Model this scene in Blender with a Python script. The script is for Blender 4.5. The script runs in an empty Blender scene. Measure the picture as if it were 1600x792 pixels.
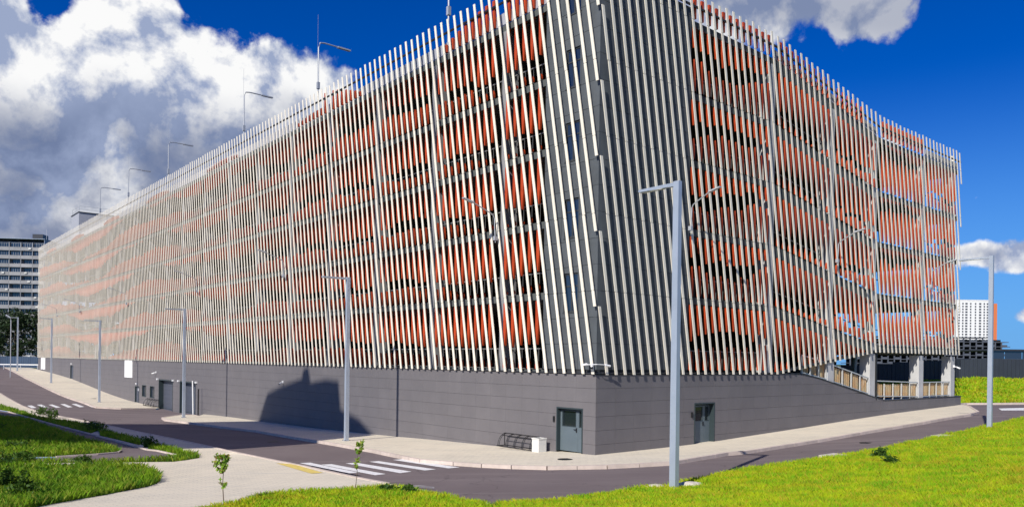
import bpy, bmesh, math, random
import numpy as np
from mathutils import Vector, Matrix
from mathutils.geometry import delaunay_2d_cdt
random.seed(7); rng=np.random.default_rng(7)
S=bpy.context.scene; COL=S.collection; PI=math.pi
# ------------------------------------------------------------ camera, sky, sun, exposure
EYE=4.0
TILT=0.0121664
cam=bpy.data.cameras.new('camera'); co=bpy.data.objects.new('camera',cam); COL.objects.link(co)
cc,ss=math.cos(TILT),math.sin(TILT)
co.matrix_world=Matrix(((cc,-ss,0,0),(0,0,-1,0),(ss,cc,0,EYE),(0,0,0,1)))
cam.sensor_width=36; cam.lens=27.4225; cam.shift_y=0.10386; cam.clip_start=.1; cam.clip_end=8000
S.camera=co
SUNH=Vector((.50,.866,0)).normalized(); SUN_EL=math.atan(.74)
ld=Vector((SUNH.x*math.cos(SUN_EL),SUNH.y*math.cos(SUN_EL),-math.sin(SUN_EL)))
sl=bpy.data.lights.new('sun','SUN'); sl.energy=5.0; sl.angle=math.radians(.53); sl.color=(1,.95,.86)
so=bpy.data.objects.new('sun',sl); COL.objects.link(so); so.rotation_euler=ld.to_track_quat('-Z','Y').to_euler(); so.location=(0,0,60)
S.view_settings.view_transform='Standard'; S.view_settings.look='None'; S.view_settings.exposure=.1; S.view_settings.gamma=1
w=bpy.data.worlds.new('World'); S.world=w; w.use_nodes=True
nt=w.node_tree; N=nt.nodes; L=nt.links; N.clear()
def lk(a,b): L.new(a,b)
def mth(op,a,b=None,c=None,clamp=False):
    n=N.new('ShaderNodeMath'); n.operation=op; n.use_clamp=clamp
    for i,v in enumerate((a,b,c)):
        if v is None: continue
        if isinstance(v,(int,float)): n.inputs[i].default_value=v
        else: lk(v,n.inputs[i])
    return n.outputs[0]
def vmt(op,a,b=None,s=None):
    n=N.new('ShaderNodeVectorMath'); n.operation=op
    for i,v in enumerate((a,b)):
        if v is None: continue
        if isinstance(v,tuple): n.inputs[i].default_value=v
        else: lk(v,n.inputs[i])
    if s is not None: n.inputs['Scale'].default_value=s
    return n.outputs['Value'] if op in('LENGTH','DISTANCE','DOT_PRODUCT') else n.outputs[0]
def nse(vec,sc,det,ro,dist=0):
    n=N.new('ShaderNodeTexNoise'); n.inputs['Scale'].default_value=sc; n.inputs['Detail'].default_value=det
    n.inputs['Roughness'].default_value=ro; n.inputs['Distortion'].default_value=dist; lk(vec,n.inputs['Vector']); return n.outputs['Fac']
def sstep(v,a,b):
    n=N.new('ShaderNodeMapRange'); n.interpolation_type='SMOOTHSTEP'; lk(v,n.inputs[0])
    n.inputs[1].default_value=a; n.inputs[2].default_value=b; return n.outputs[0]
def mixc(f,a,b):
    n=N.new('ShaderNodeMix'); n.data_type='RGBA'
    if isinstance(f,(int,float)): n.inputs[0].default_value=f
    else: lk(f,n.inputs[0])
    for v,s in ((a,6),(b,7)):
        if isinstance(v,tuple): n.inputs[s].default_value=(*v,1)
        else: lk(v,n.inputs[s])
    return n.outputs[2]
sky=N.new('ShaderNodeTexSky'); sky.sky_type='NISHITA'; sky.sun_disc=False
sky.sun_elevation=SUN_EL; sky.sun_rotation=math.radians(210); sky.altitude=200; sky.air_density=1.0; sky.dust_density=.3; sky.ozone_density=3
hsv=N.new('ShaderNodeHueSaturation'); hsv.inputs['Saturation'].default_value=1.5; lk(sky.outputs[0],hsv.inputs['Color'])
tint=N.new('ShaderNodeMix'); tint.data_type='RGBA'; tint.blend_type='MULTIPLY'; tint.inputs[0].default_value=1
lk(hsv.outputs[0],tint.inputs[6]); tint.inputs[7].default_value=(.32,.78,1.5,1)
tc=N.new('ShaderNodeTexCoord'); dvec=vmt('NORMALIZE',tc.outputs['Generated'])
sp0=N.new('ShaderNodeSeparateXYZ'); lk(dvec,sp0.inputs[0])
lowair=mth('SUBTRACT',1,sstep(sp0.outputs[2],-.02,.34))      # paler air low over the whole horizon
skyc=mixc(mth('MULTIPLY',lowair,.85),tint.outputs[2],(2.3,6.2,13.0))
bg=N.new('ShaderNodeBackground'); lk(skyc,bg.inputs[0]); bg.inputs[1].default_value=.062
def dirv(u,v): d=Vector((u,1,v)).normalized(); return (d.x,d.y,d.z)
warp=N.new('ShaderNodeTexNoise'); warp.inputs['Scale'].default_value=5; warp.inputs['Detail'].default_value=3; lk(dvec,warp.inputs['Vector'])
wv=vmt('SCALE',vmt('SUBTRACT',warp.outputs['Color'],(.5,.5,.5)),s=.10)
dw=vmt('ADD',dvec,wv)
# cumulus bank over the left part, small clouds right, more behind and beside the view
BL=[(-.63,.30,.12),(-.56,.345,.075),(-.50,.375,.075),(-.43,.32,.10),(-.345,.275,.075),(-.33,.335,.055),(-.27,.325,.05),(-.23,.335,.035),(-.25,.27,.06),(-.60,.23,.13),(-.46,.25,.13),(-.36,.23,.08),(-.60,.15,.10),(-.66,.41,.045),(-.465,.42,.035),(-.66,.10,.05),(-.54,.12,.08),
 (.33,.49,.09),(.42,.485,.065),(.485,.295,.014),(.57,.275,.018),(.595,.235,.012),(.585,.22,.010),(-.76,.25,.14),(-.78,.08,.08),
 (-.9,.3,.2),(-1.3,.2,.2),(.95,.2,.10),(1.4,.25,.18)]
B=None
for u,v,r in BL:
    d=vmt('DISTANCE',dw,dirv(u,v)); b=mth('SUBTRACT',1,mth('DIVIDE',d,r)); B=b if B is None else mth('MAXIMUM',B,b)
sq=N.new('ShaderNodeVectorMath'); sq.operation='MULTIPLY'; lk(dw,sq.inputs[0]); sq.inputs[1].default_value=(1,1,2.1)
for u,v,r in ((.612,.150,.045),(.65,.158,.05),(.69,.150,.05),(.64,.140,.04),(.67,.060,.05),(.71,.070,.06),(.76,.12,.07)):
    x_,y_,z_=dirv(u,v); B=mth('MAXIMUM',B,mth('SUBTRACT',1,mth('DIVIDE',vmt('DISTANCE',sq.outputs[0],(x_,y_,2.1*z_)),r)))
for bx in ((-.6,-.7,.35,.22),(.3,-.9,.3,.25),(.8,-.4,.25,.22)):
    v=Vector(bx[:3]).normalized(); b=mth('SUBTRACT',1,mth('DIVIDE',vmt('DISTANCE',dw,(v.x,v.y,v.z)),bx[3])); B=mth('MAXIMUM',B,b)
B=mth('MAXIMUM',B,-1.0)
n1=nse(dvec,8,11,.57,.15); n2=nse(vmt('ADD',dvec,(-.012,-.004,.022)),8,11,.57,.15)
nb=nse(dvec,22,6,.6)
D=mth('ADD',B,mth('MULTIPLY',mth('SUBTRACT',n1,.49),2.3))
D=mth('ADD',D,mth('MULTIPLY',mth('SUBTRACT',nb,.5),.8))
mask=sstep(D,.02,.28)
relief=mth('MULTIPLY',mth('SUBTRACT',n1,n2),10)
sepd=N.new('ShaderNodeSeparateXYZ'); lk(dw,sepd.inputs[0]); nl=nse(dvec,3.2,7,.6)
el=mth('ADD',sepd.outputs[2],mth('MULTIPLY',mth('SUBTRACT',nl,.5),.16))
band=mth('MULTIPLY',sstep(el,.07,.15),mth('SUBTRACT',1,sstep(el,.23,.31)))
hi=mth('MULTIPLY',sstep(mth('ADD',sepd.outputs[2],mth('MULTIPLY',sepd.outputs[0],.25)),.40,.46),.9)
dk=mth('MULTIPLY',band,sstep(mth('ADD',D,mth('MULTIPLY',mth('SUBTRACT',n1,.5),.8)),.15,.95))
dk=mth('MAXIMUM',dk,mth('MULTIPLY',hi,.8))
lit=mth('ADD',mth('ADD',.55,relief),mth('MULTIPLY',mth('SUBTRACT',n1,.5),1.0),clamp=True)
c1=mixc(lit,(.34,.41,.60),(1.0,1.0,1.0)); c2=mixc(mth('MULTIPLY',dk,.88),c1,(.14,.19,.34))
cb=N.new('ShaderNodeBackground'); lk(c2,cb.inputs[0]); cb.inputs[1].default_value=.9
mx=N.new('ShaderNodeMixShader'); lk(mask,mx.inputs[0]); lk(bg.outputs[0],mx.inputs[1]); lk(cb.outputs[0],mx.inputs[2])
wo=N.new('ShaderNodeOutputWorld'); lk(mx.outputs[0],wo.inputs[0])
w.cycles.sampling_method='MANUAL'; w.cycles.sample_map_resolution=512
# ------------------------------------------------------------ surveyed ground points and outlines (world metres)
CTL=[[3.59,33.23,0.0],[-1.57,39.34,-0.27],[-6.99,45.75,-0.55],[-14.16,54.23,-0.84],[-19.97,61.11,-1.0],[-24.93,66.99,-1.1],[-30.94,74.09,-1.36],[-37.07,81.35,-1.36],[-43.2,88.6,-1.2],[-51.85,98.84,-0.6],[-63.53,112.66,0.47],[-72.57,123.36,1.0],[-80.96,133.29,1.29],[10.09,38.71,0.08],[12.0,40.33,0.18],[19.02,46.26,0.5],[25.51,51.75,0.79],[33.92,58.85,1.04],[-8.78,41.58,-0.4],[-26.2,62.37,-0.92],[-43.78,82.84,-1.01],[-61.98,104.98,0.16],[4.6,21.95,0.37],[24.1,39.3,0.83],[-80.0,126.0,1.2],[0.0,8.0,2.0],[-8.0,5.0,1.4],[10.0,14.0,1.5],[22.0,24.0,1.6],[34.0,36.0,1.5],[50.0,50.0,1.6],[0.0,19.5,0.45],[14.0,28.0,0.75],[8.0,26.5,0.42],[-1.0,26.0,0.08],[-4.0,30.0,-0.1],[-8.0,21.0,0.1],[-16.0,21.0,0.05],[-24.0,20.0,0.1],[-14.0,32.0,-0.35],[-22.0,40.0,-0.45],[-36.0,60.0,-0.7],[-50.0,74.0,-0.55],[-64.0,92.0,0.1],[-80.0,110.0,0.9],[-40.0,45.0,-0.1],[-60.0,60.0,0.2],[-90.0,90.0,1.0],[-30.0,10.0,0.5],[39.5,60.0,1.1],[46.0,62.0,1.15],[44.0,73.0,2.6],[60.0,75.0,2.6],[34.0,66.0,1.3],[70.0,70.0,2.4],[30.0,100.0,2.5],[-20.0,140.0,1.6],[-60.0,160.0,1.8],[-110.0,150.0,1.8],[90.0,90.0,2.5],[60.0,40.0,1.8],[-120.0,60.0,1.0],[0.0,-20.0,2.3],[60.0,0.0,2.3],[-60.0,0.0,0.8],[16.0,36.0,0.45],[26.0,46.0,0.85],[36.0,54.0,1.05],[44.0,57.0,1.1]]
G={
'kerb_upper':[[-81.79,127.6],[-69.2,111.03],[-61.21,101.3],[-48.8,86.42],[-40.59,76.35],[-38.35,76.74],[-36.24,79.44]],
'island_top':[[-26.51,66.08],[-27.79,68.16],[-28.77,67.56],[-28.1,64.26],[-27.61,61.75]],
'island_low':[[-26.34,59.36],[-22.94,56.5],[-19.62,53.29],[-16.47,50.37],[-13.67,46.46],[-10.35,41.7],[-6.38,36.36],[-3.69,32.11],[-2.23,30.92],[-1.09,30.11],[0.05,29.55],[1.36,29.08],[3.58,29.06],[6.06,29.65],[9.07,32.74],[9.82,33.1],[12.18,35.29],[18.73,40.89],[23.42,44.52],[28.84,49.12],[30.93,51.71],[32.76,54.78],[33.65,57.21],[33.63,58.23]],
'road_lower':[[-56.59,86.29],[-44.81,71.48],[-35.59,60.77],[-28.94,53.78],[-23.78,48.42],[-18.51,42.7],[-14.14,37.53],[-10.21,32.9],[-7.82,29.99],[-5.18,26.43],[-3.87,24.74]],
'grass_road':[[-3.04,23.52],[-1.7,21.29],[-0.58,18.99]],
'bank_edge':[[0.04,18.44],[0.85,18.9],[2.06,20.52],[3.35,21.98],[4.9,23.38],[7.75,26.1],[11.54,28.36],[14.92,31.27],[19.04,35.34],[24.06,40.1],[29.46,44.83]],
'hill_edge':[[35.39,60.18],[37.43,59.96],[38.99,59.34]],
'path':[[-42.2,64.37],[-40.69,63.1],[-30.88,51.92],[-24.07,44.63],[-17.11,36.71],[-16.48,36.33],[-14.63,34.41],[-14.65,32.81],[-15.54,32.47],[-18.02,31.85],[-20.46,31.24],[-21.22,32.41],[-19.38,33.21],[-18.27,34.46],[-17.81,35.37],[-17.99,35.96],[-19.56,37.91],[-21.71,40.13],[-26.25,45.37],[-33.4,53.9],[-35.44,55.58],[-36.55,55.76]],
'fieldA':[[-36.34,55.45],[-35.24,55.27],[-33.23,53.62],[-26.15,45.19],[-21.63,39.98],[-19.5,37.78],[-18.0,35.96],[-17.86,35.48],[-18.33,34.57],[-19.44,33.31],[-21.29,32.51]],
'stripC':[[-46.47,70.87],[-42.83,67.15],[-34.16,56.74],[-29.4,52.92],[-26.16,49.3],[-24.96,47.21],[-24.22,44.9],[-27.2,48.04],[-31.26,52.56],[-41.05,63.65],[-42.55,64.9]],
'stripD':[[-24.4,46.22],[-24.36,46.85],[-21.7,43.86],[-19.78,41.46],[-18.71,39.56],[-18.51,38.82],[-20.7,41.25],[-22.99,43.64]],
'tipE':[[-17.28,37.09],[-17.96,38.9],[-17.38,38.61],[-15.42,36.42],[-13.67,34.17],[-13.39,33.53],[-13.57,32.75],[-13.86,32.09],[-16.2,31.62],[-20.07,30.66],[-20.43,31.2],[-17.99,31.8],[-15.51,32.42],[-14.62,32.76],[-14.59,34.36],[-16.5,36.39]],
'fieldF':[[-19.22,29.36],[-17.89,29.75],[-15.93,30.06],[-14.11,29.61],[-12.83,28.09],[-11.7,26.08],[-11.45,25.26],[-11.37,24.43],[-11.55,23.38],[-11.65,22.38],[-11.81,21.58],[-11.93,20.66],[-11.99,19.79]],
'grassG':[[-7.27,19.81],[-7.22,21.61],[-6.86,22.76],[-5.71,23.39],[-4.99,23.61],[-3.88,23.94],[-3.04,23.52]],
's0':[[-7.72,31.74],[-7.32,31.87],[-4.53,28.33],[-4.87,28.03]],
's1':[[-6.79,32.07],[-6.39,32.28],[-3.67,28.94],[-4.05,28.55]],
's2':[[-5.91,32.59],[-5.56,32.82],[-2.84,29.6],[-3.22,29.26]],
's3':[[-5.02,33.23],[-4.66,33.48],[-1.97,30.15],[-2.39,29.87]],
's4':[[-4.2,33.73],[-3.79,33.9],[-1.11,30.73],[-1.56,30.52]],
's5':[[-8.43,31.16],[-8.04,31.28],[-5.41,27.76],[-5.71,27.6]],
'worn':[[-3.88,24.97],[-2.87,25.08],[-2.41,24.67],[-2.35,24.13],[-2.8,24.41]],
'yellow':[[-9.43,31.36],[-8.61,30.95],[-6.72,27.97],[-7.1,27.8]],
'l0':[[-45.87,73.88],[-45.82,74.53],[-43.82,71.99],[-43.67,71.03]],
'l1':[[-46.12,75.77],[-46.06,76.43],[-43.44,73.25],[-43.29,72.3]],
'l2':[[-45.53,76.7],[-45.5,77.31],[-43.04,74.49],[-42.91,73.53]],
'l3':[[-45.43,78.53],[-45.18,78.92],[-42.61,75.76],[-42.51,74.78]],
'l4':[[-44.82,79.47],[-44.75,80.16],[-42.17,77.04],[-42.09,76.06]],
'l5':[[-44.53,81.08],[-44.45,81.83],[-41.52,78.1],[-41.45,77.09]],
'farmark':[[35.29,56.52],[37.69,57.36],[35.68,54.29],[34.18,54.39]],
}
# ------------------------------------------------------------ materials
def mat(name,col,rough=.7,metal=0,var=0,vs=3.0,col2=None,bump=0,bs=40,spec=.4,objvar=0,stain=None,det=5):
    m=bpy.data.materials.new(name); m.use_nodes=True; t=m.node_tree; b=t.nodes['Principled BSDF']
    b.inputs['Roughness'].default_value=rough; b.inputs['Metallic'].default_value=metal
    b.inputs['Specular IOR Level'].default_value=spec
    b.inputs['Base Color'].default_value=(*col,1)
    out=None
    g=t.nodes.new('ShaderNodeNewGeometry')
    if var or col2:
        n=t.nodes.new('ShaderNodeTexNoise'); n.inputs['Scale'].default_value=vs; n.inputs['Detail'].default_value=det; n.inputs['Roughness'].default_value=.6
        t.links.new(g.outputs['Position'],n.inputs['Vector'])
        r=t.nodes.new('ShaderNodeMapRange'); t.links.new(n.outputs['Fac'],r.inputs[0]); r.inputs[1].default_value=.3; r.inputs[2].default_value=.7
        x=t.nodes.new('ShaderNodeMix'); x.data_type='RGBA'; t.links.new(r.outputs[0],x.inputs[0])
        a=col2 if col2 else tuple(c*(1-var) for c in col); c_=col if col2 else tuple(min(1,c*(1+var)) for c in col)
        x.inputs[6].default_value=(*a,1); x.inputs[7].default_value=(*c_,1); out=x.outputs[2]
    if stain:
        n=t.nodes.new('ShaderNodeTexNoise'); n.inputs['Scale'].default_value=stain[1]; n.inputs['Detail'].default_value=8; n.inputs['Roughness'].default_value=.65
        mp=t.nodes.new('ShaderNodeMapping'); mp.inputs['Scale'].default_value=stain[2]; t.links.new(g.outputs['Position'],mp.inputs[0]); t.links.new(mp.outputs[0],n.inputs['Vector'])
        r=t.nodes.new('ShaderNodeMapRange'); t.links.new(n.outputs['Fac'],r.inputs[0]); r.inputs[1].default_value=.5; r.inputs[2].default_value=.75; r.inputs[4].default_value=stain[3]
        x=t.nodes.new('ShaderNodeMix'); x.data_type='RGBA'; t.links.new(r.outputs[0],x.inputs[0])
        if out: t.links.new(out,x.inputs[6])
        else: x.inputs[6].default_value=(*col,1)
        x.inputs[7].default_value=(*stain[0],1); out=x.outputs[2]
    if objvar:
        oi=t.nodes.new('ShaderNodeObjectInfo'); r=t.nodes.new('ShaderNodeMapRange'); t.links.new(oi.outputs['Random'],r.inputs[0]); r.inputs[3].default_value=1-objvar; r.inputs[4].default_value=1+objvar
        h=t.nodes.new('ShaderNodeHueSaturation'); t.links.new(r.outputs[0],h.inputs['Value'])
        if out: t.links.new(out,h.inputs['Color'])
        else: h.inputs['Color'].default_value=(*col,1)
        out=h.outputs[0]
    if out: t.links.new(out,b.inputs['Base Color'])
    if bump:
        n=t.nodes.new('ShaderNodeTexNoise'); n.inputs['Scale'].default_value=bs; n.inputs['Detail'].default_value=4; t.links.new(g.outputs['Position'],n.inputs['Vector'])
        bp=t.nodes.new('ShaderNodeBump'); bp.inputs['Strength'].default_value=bump; bp.inputs['Distance'].default_value=.02
        t.links.new(n.outputs['Fac'],bp.inputs['Height']); t.links.new(bp.outputs[0],b.inputs['Normal'])
    return m
M={}
M['tile']=mat('base_tile',(.142,.132,.138),.6,var=.05,vs=1.0,objvar=.03,bump=.12,bs=60,stain=((.21,.195,.20),.8,(1,1,.35),.25))
M['clad']=mat('grey_cladding',(.085,.095,.105),.55,var=.12,vs=1.6,objvar=.08,bump=.1)
M['backing']=mat('dark_backing',(.035,.036,.04),.9)
M['fin']=mat('cream_fin',(.82,.76,.64),.42,var=.05,vs=.8,objvar=.05,stain=((.60,.55,.47),.9,(1,1,.25),.35))
M['orange']=mat('orange_batten',(.41,.052,.012),.5,var=.18,vs=1.1,objvar=.10)
M['slab']=mat('slab_concrete',(.09,.10,.098),.85,var=.15,vs=2)
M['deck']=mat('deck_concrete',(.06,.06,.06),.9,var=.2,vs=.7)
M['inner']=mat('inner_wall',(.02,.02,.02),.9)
M['column']=mat('column_concrete',(.50,.50,.50),.8,var=.08,vs=1.2,stain=((.35,.34,.32),1.4,(1,1,.4),.35))
M['drail']=mat('deck_rail',(.20,.20,.20),.5,.2)
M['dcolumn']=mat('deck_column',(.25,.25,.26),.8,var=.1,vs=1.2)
M['rail']=mat('rail_metal',(.55,.56,.56),.4,.3)
M['darkrail']=mat('dark_metal',(.02,.02,.022),.45,.3)
M['ledge']=mat('ledge_metal',(.05,.052,.06),.4,.3)
M['parapet']=mat('parapet_metal',(.36,.37,.41),.5,var=.06)
M['brownpanel']=mat('ribbed_panel',(.52,.27,.10),.6,var=.35,vs=2.2,col2=(.50,.44,.28))
M['teal']=mat('teal_door',(.105,.135,.155),.5,var=.06,vs=2)
M['tealdark']=mat('door_reveal',(.03,.045,.05),.5)
M['shutter']=mat('garage_shutter',(.085,.095,.125),.5,.2,var=.06)
M['glass']=mat('dark_glass',(.012,.018,.022),.08,spec=.7)
M['bluglass']=mat('window_glass',(.02,.03,.05),.06,spec=.9)
M['frame']=mat('window_frame',(.05,.055,.06),.4)
M['white']=mat('white_paint',(.80,.80,.80),.5)
M['offwhite']=mat('white_bin',(.66,.65,.62),.8,var=.12,vs=60,stain=((.35,.34,.33),30,(1,1,1),.5))
M['black']=mat('black_plastic',(.012,.012,.014),.4)
M['pole']=mat('galvanised_pole',(.42,.47,.55),.42,.35,var=.06,vs=1.5,objvar=.03)
M['polehead']=mat('lamp_head_grey',(.40,.42,.46),.45,.2)
M['lens']=mat('lamp_lens',(.75,.75,.72),.2)
M['kerb']=mat('kerb_concrete',(.56,.47,.41),.85,var=.12,vs=2.5,objvar=.10,bump=.2)
M['yellow']=mat('yellow_paint',(.72,.55,.14),.7,var=.1,vs=6,stain=((.3,.27,.2),7,(1,1,1),.5))
M['roadwhite']=mat('road_paint',(.78,.77,.76),.65,var=.06,vs=8,stain=((.25,.24,.25),6,(1,1,1),.55))
M['worn']=mat('worn_road_paint',(.20,.18,.185),.8,stain=((.65,.63,.62),2.6,(.5,1,1),1.0))
M['soil']=mat('turf_soil',(.07,.11,.012),1,col2=(.035,.05,.012),vs=1.2,bump=.5,bs=8)
def ground_mat(name,kind):
    m=bpy.data.materials.new(name); m.use_nodes=True; t=m.node_tree; b=t.nodes['Principled BSDF']; nn=t.nodes; ll=t.links
    g=nn.new('ShaderNodeNewGeometry')
    def ns(sc,det,ro,mapping=None):
        n=nn.new('ShaderNodeTexNoise'); n.inputs['Scale'].default_value=sc; n.inputs['Detail'].default_value=det; n.inputs['Roughness'].default_value=ro
        if mapping:
            mp=nn.new('ShaderNodeMapping'); mp.inputs['Rotation'].default_value=(0,0,mapping[0]); mp.inputs['Scale'].default_value=mapping[1]
            ll.new(g.outputs['Position'],mp.inputs[0]); ll.new(mp.outputs[0],n.inputs['Vector'])
        else: ll.new(g.outputs['Position'],n.inputs['Vector'])
        return n.outputs['Fac']
    def mr(v,a,b_,c,d):
        r=nn.new('ShaderNodeMapRange'); ll.new(v,r.inputs[0])
        for i,x in zip((1,2,3,4),(a,b_,c,d)): r.inputs[i].default_value=x
        return r.outputs[0]
    def mix(f,a,b_,bt='MIX'):
        x=nn.new('ShaderNodeMix'); x.data_type='RGBA'; x.blend_type=bt
        if isinstance(f,float): x.inputs[0].default_value=f
        else: ll.new(f,x.inputs[0])
        for v,i in ((a,6),(b_,7)):
            if isinstance(v,tuple): x.inputs[i].default_value=(*v,1)
            else: ll.new(v,x.inputs[i])
        return x.outputs[2]
    if kind=='asphalt':
        c=mix(mr(ns(.18,6,.6),.35,.65,0,1),(.15,.116,.116),(.19,.152,.150))
        c=mix(mr(ns(.5,5,.6,(-2.27,(.08,1.6,1))),.52,.72,0,.7),c,(.27,.222,.215))   # wheel-polished streaks along the lane
        c=mix(mr(ns(90,3,.7),.35,.7,0,.5),c,(.08,.066,.066))
        vo=nn.new('ShaderNodeTexVoronoi'); vo.feature='DISTANCE_TO_EDGE'; vo.inputs['Scale'].default_value=.11; wn=nn.new('ShaderNodeTexNoise'); wn.inputs['Scale'].default_value=.8; wn.inputs['Detail'].default_value=6; ll.new(g.outputs['Position'],wn.inputs['Vector'])
        va=nn.new('ShaderNodeVectorMath'); va.operation='MULTIPLY_ADD'; ll.new(wn.outputs['Color'],va.inputs[0]); va.inputs[1].default_value=(2.2,2.2,2.2); ll.new(g.outputs['Position'],va.inputs[2]); ll.new(va.outputs[0],vo.inputs['Vector'])
        c=mix(mr(vo.outputs['Distance'],.0,.0035,.7,0),c,(.045,.036,.036))      # hairline cracks
        c=mix(mr(ns(.9,4,.5),.66,.74,0,.35),c,(.075,.06,.06))                    # oil and damp spots
        b.inputs['Roughness'].default_value=.85; bsc,bst=70,.35
    else:
        br=nn.new('ShaderNodeTexBrick'); mp=nn.new('ShaderNodeMapping'); mp.inputs['Rotation'].default_value=(0,0,-.7); ll.new(g.outputs['Position'],mp.inputs[0]); ll.new(mp.outputs[0],br.inputs['Vector'])
        br.inputs['Scale'].default_value=1; br.inputs['Brick Width'].default_value=.4; br.inputs['Row Height'].default_value=.2; br.inputs['Mortar Size'].default_value=.008
        br.inputs['Color1'].default_value=(.68,.61,.48,1); br.inputs['Color2'].default_value=(.60,.54,.43,1); br.inputs['Mortar'].default_value=(.30,.27,.22,1)
        c=mix(mr(ns(.35,7,.65),.35,.68,0,.8),br.outputs['Color'],(.72,.64,.50))
        c=mix(mr(ns(1.1,6,.7,(.5,(.35,1.4,1))),.52,.75,0,.55),c,(.46,.43,.38))
        b.inputs['Roughness'].default_value=.9; bsc,bst=50,.25
    ll.new(c,b.inputs['Base Color']); n=ns(bsc,3,.6); bp=nn.new('ShaderNodeBump'); bp.inputs['Strength'].default_value=bst; bp.inputs['Distance'].default_value=.01
    ll.new(n,bp.inputs['Height']); ll.new(bp.outputs[0],b.inputs['Normal']); return m
M['asphalt']=ground_mat('road_asphalt','asphalt'); M['paver']=ground_mat('pavement_pavers','paver')
def leaf_mat(name,ca,cb_,cc_,scale=1.3,trans=.35):
    m=bpy.data.materials.new(name); m.use_nodes=True; t=m.node_tree; nn=t.nodes; ll=t.links; b=nn['Principled BSDF']; out=nn['Material Output']
    g=nn.new('ShaderNodeNewGeometry'); n=nn.new('ShaderNodeTexNoise'); n.inputs['Scale'].default_value=scale; n.inputs['Detail'].default_value=6; n.inputs['Roughness'].default_value=.65; ll.new(g.outputs['Position'],n.inputs['Vector'])
    r=nn.new('ShaderNodeMapRange'); ll.new(n.outputs['Fac'],r.inputs[0]); r.inputs[1].default_value=.42; r.inputs[2].default_value=.58
    a=nn.new('ShaderNodeAttribute'); a.attribute_name='tone'
    x=nn.new('ShaderNodeMix'); x.data_type='RGBA'; ll.new(r.outputs[0],x.inputs[0]); x.inputs[6].default_value=(*ca,1); x.inputs[7].default_value=(*cb_,1)
    r2=nn.new('ShaderNodeMapRange'); ll.new(a.outputs['Fac'],r2.inputs[0]); r2.inputs[1].default_value=.55; r2.inputs[2].default_value=1.0
    y=nn.new('ShaderNodeMix'); y.data_type='RGBA'; ll.new(r2.outputs[0],y.inputs[0]); ll.new(x.outputs[2],y.inputs[6]); y.inputs[7].default_value=(*cc_,1)
    if name in('meadow_grass','park_grass'):
        n3=nn.new('ShaderNodeTexNoise'); n3.inputs['Scale'].default_value=.55; n3.inputs['Detail'].default_value=5; n3.inputs['Roughness'].default_value=.7; mp=nn.new('ShaderNodeMapping'); mp.inputs['Location'].default_value=(13,7,3); ll.new(g.outputs['Position'],mp.inputs[0]); ll.new(mp.outputs[0],n3.inputs['Vector'])
        r3=nn.new('ShaderNodeMapRange'); ll.new(n3.outputs['Fac'],r3.inputs[0]); r3.inputs[1].default_value=.52; r3.inputs[2].default_value=.72; r3.inputs[4].default_value=.5 if name=='meadow_grass' else .25
        y3=nn.new('ShaderNodeMix'); y3.data_type='RGBA'; ll.new(r3.outputs[0],y3.inputs[0]); ll.new(y.outputs[2],y3.inputs[6]); y3.inputs[7].default_value=(.48,.26,.03,1); y=y3
    ll.new(y.outputs[2],b.inputs['Base Color']); b.inputs['Roughness'].default_value=.6; b.inputs['Specular IOR Level'].default_value=.25
    tr=nn.new('ShaderNodeBsdfTranslucent'); ll.new(y.outputs[2],tr.inputs[0]); ms=nn.new('ShaderNodeMixShader'); ms.inputs[0].default_value=trans
    ll.new(b.outputs[0],ms.inputs[1]); ll.new(tr.outputs[0],ms.inputs[2]); ll.new(ms.outputs[0],out.inputs[0]); return m
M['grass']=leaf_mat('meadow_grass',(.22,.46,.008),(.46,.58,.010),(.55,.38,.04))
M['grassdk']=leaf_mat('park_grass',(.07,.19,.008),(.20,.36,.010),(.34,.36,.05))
M['weed']=leaf_mat('weed_leaf',(.035,.085,.012),(.06,.13,.015),(.10,.17,.02),3)
M['sapleaf']=leaf_mat('sapling_leaf',(.20,.38,.04),(.32,.50,.06),(.42,.24,.08),3)
M['treeleaf']=leaf_mat('tree_leaf',(.010,.024,.008),(.018,.04,.010),(.03,.05,.015),.6,.1)
M['bark']=mat('bark',(.13,.10,.075),.9,var=.25,vs=8)
M['stone']=mat('pale_stone',(.55,.50,.42),.9,var=.15,vs=4,bump=.4,bs=12)
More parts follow.
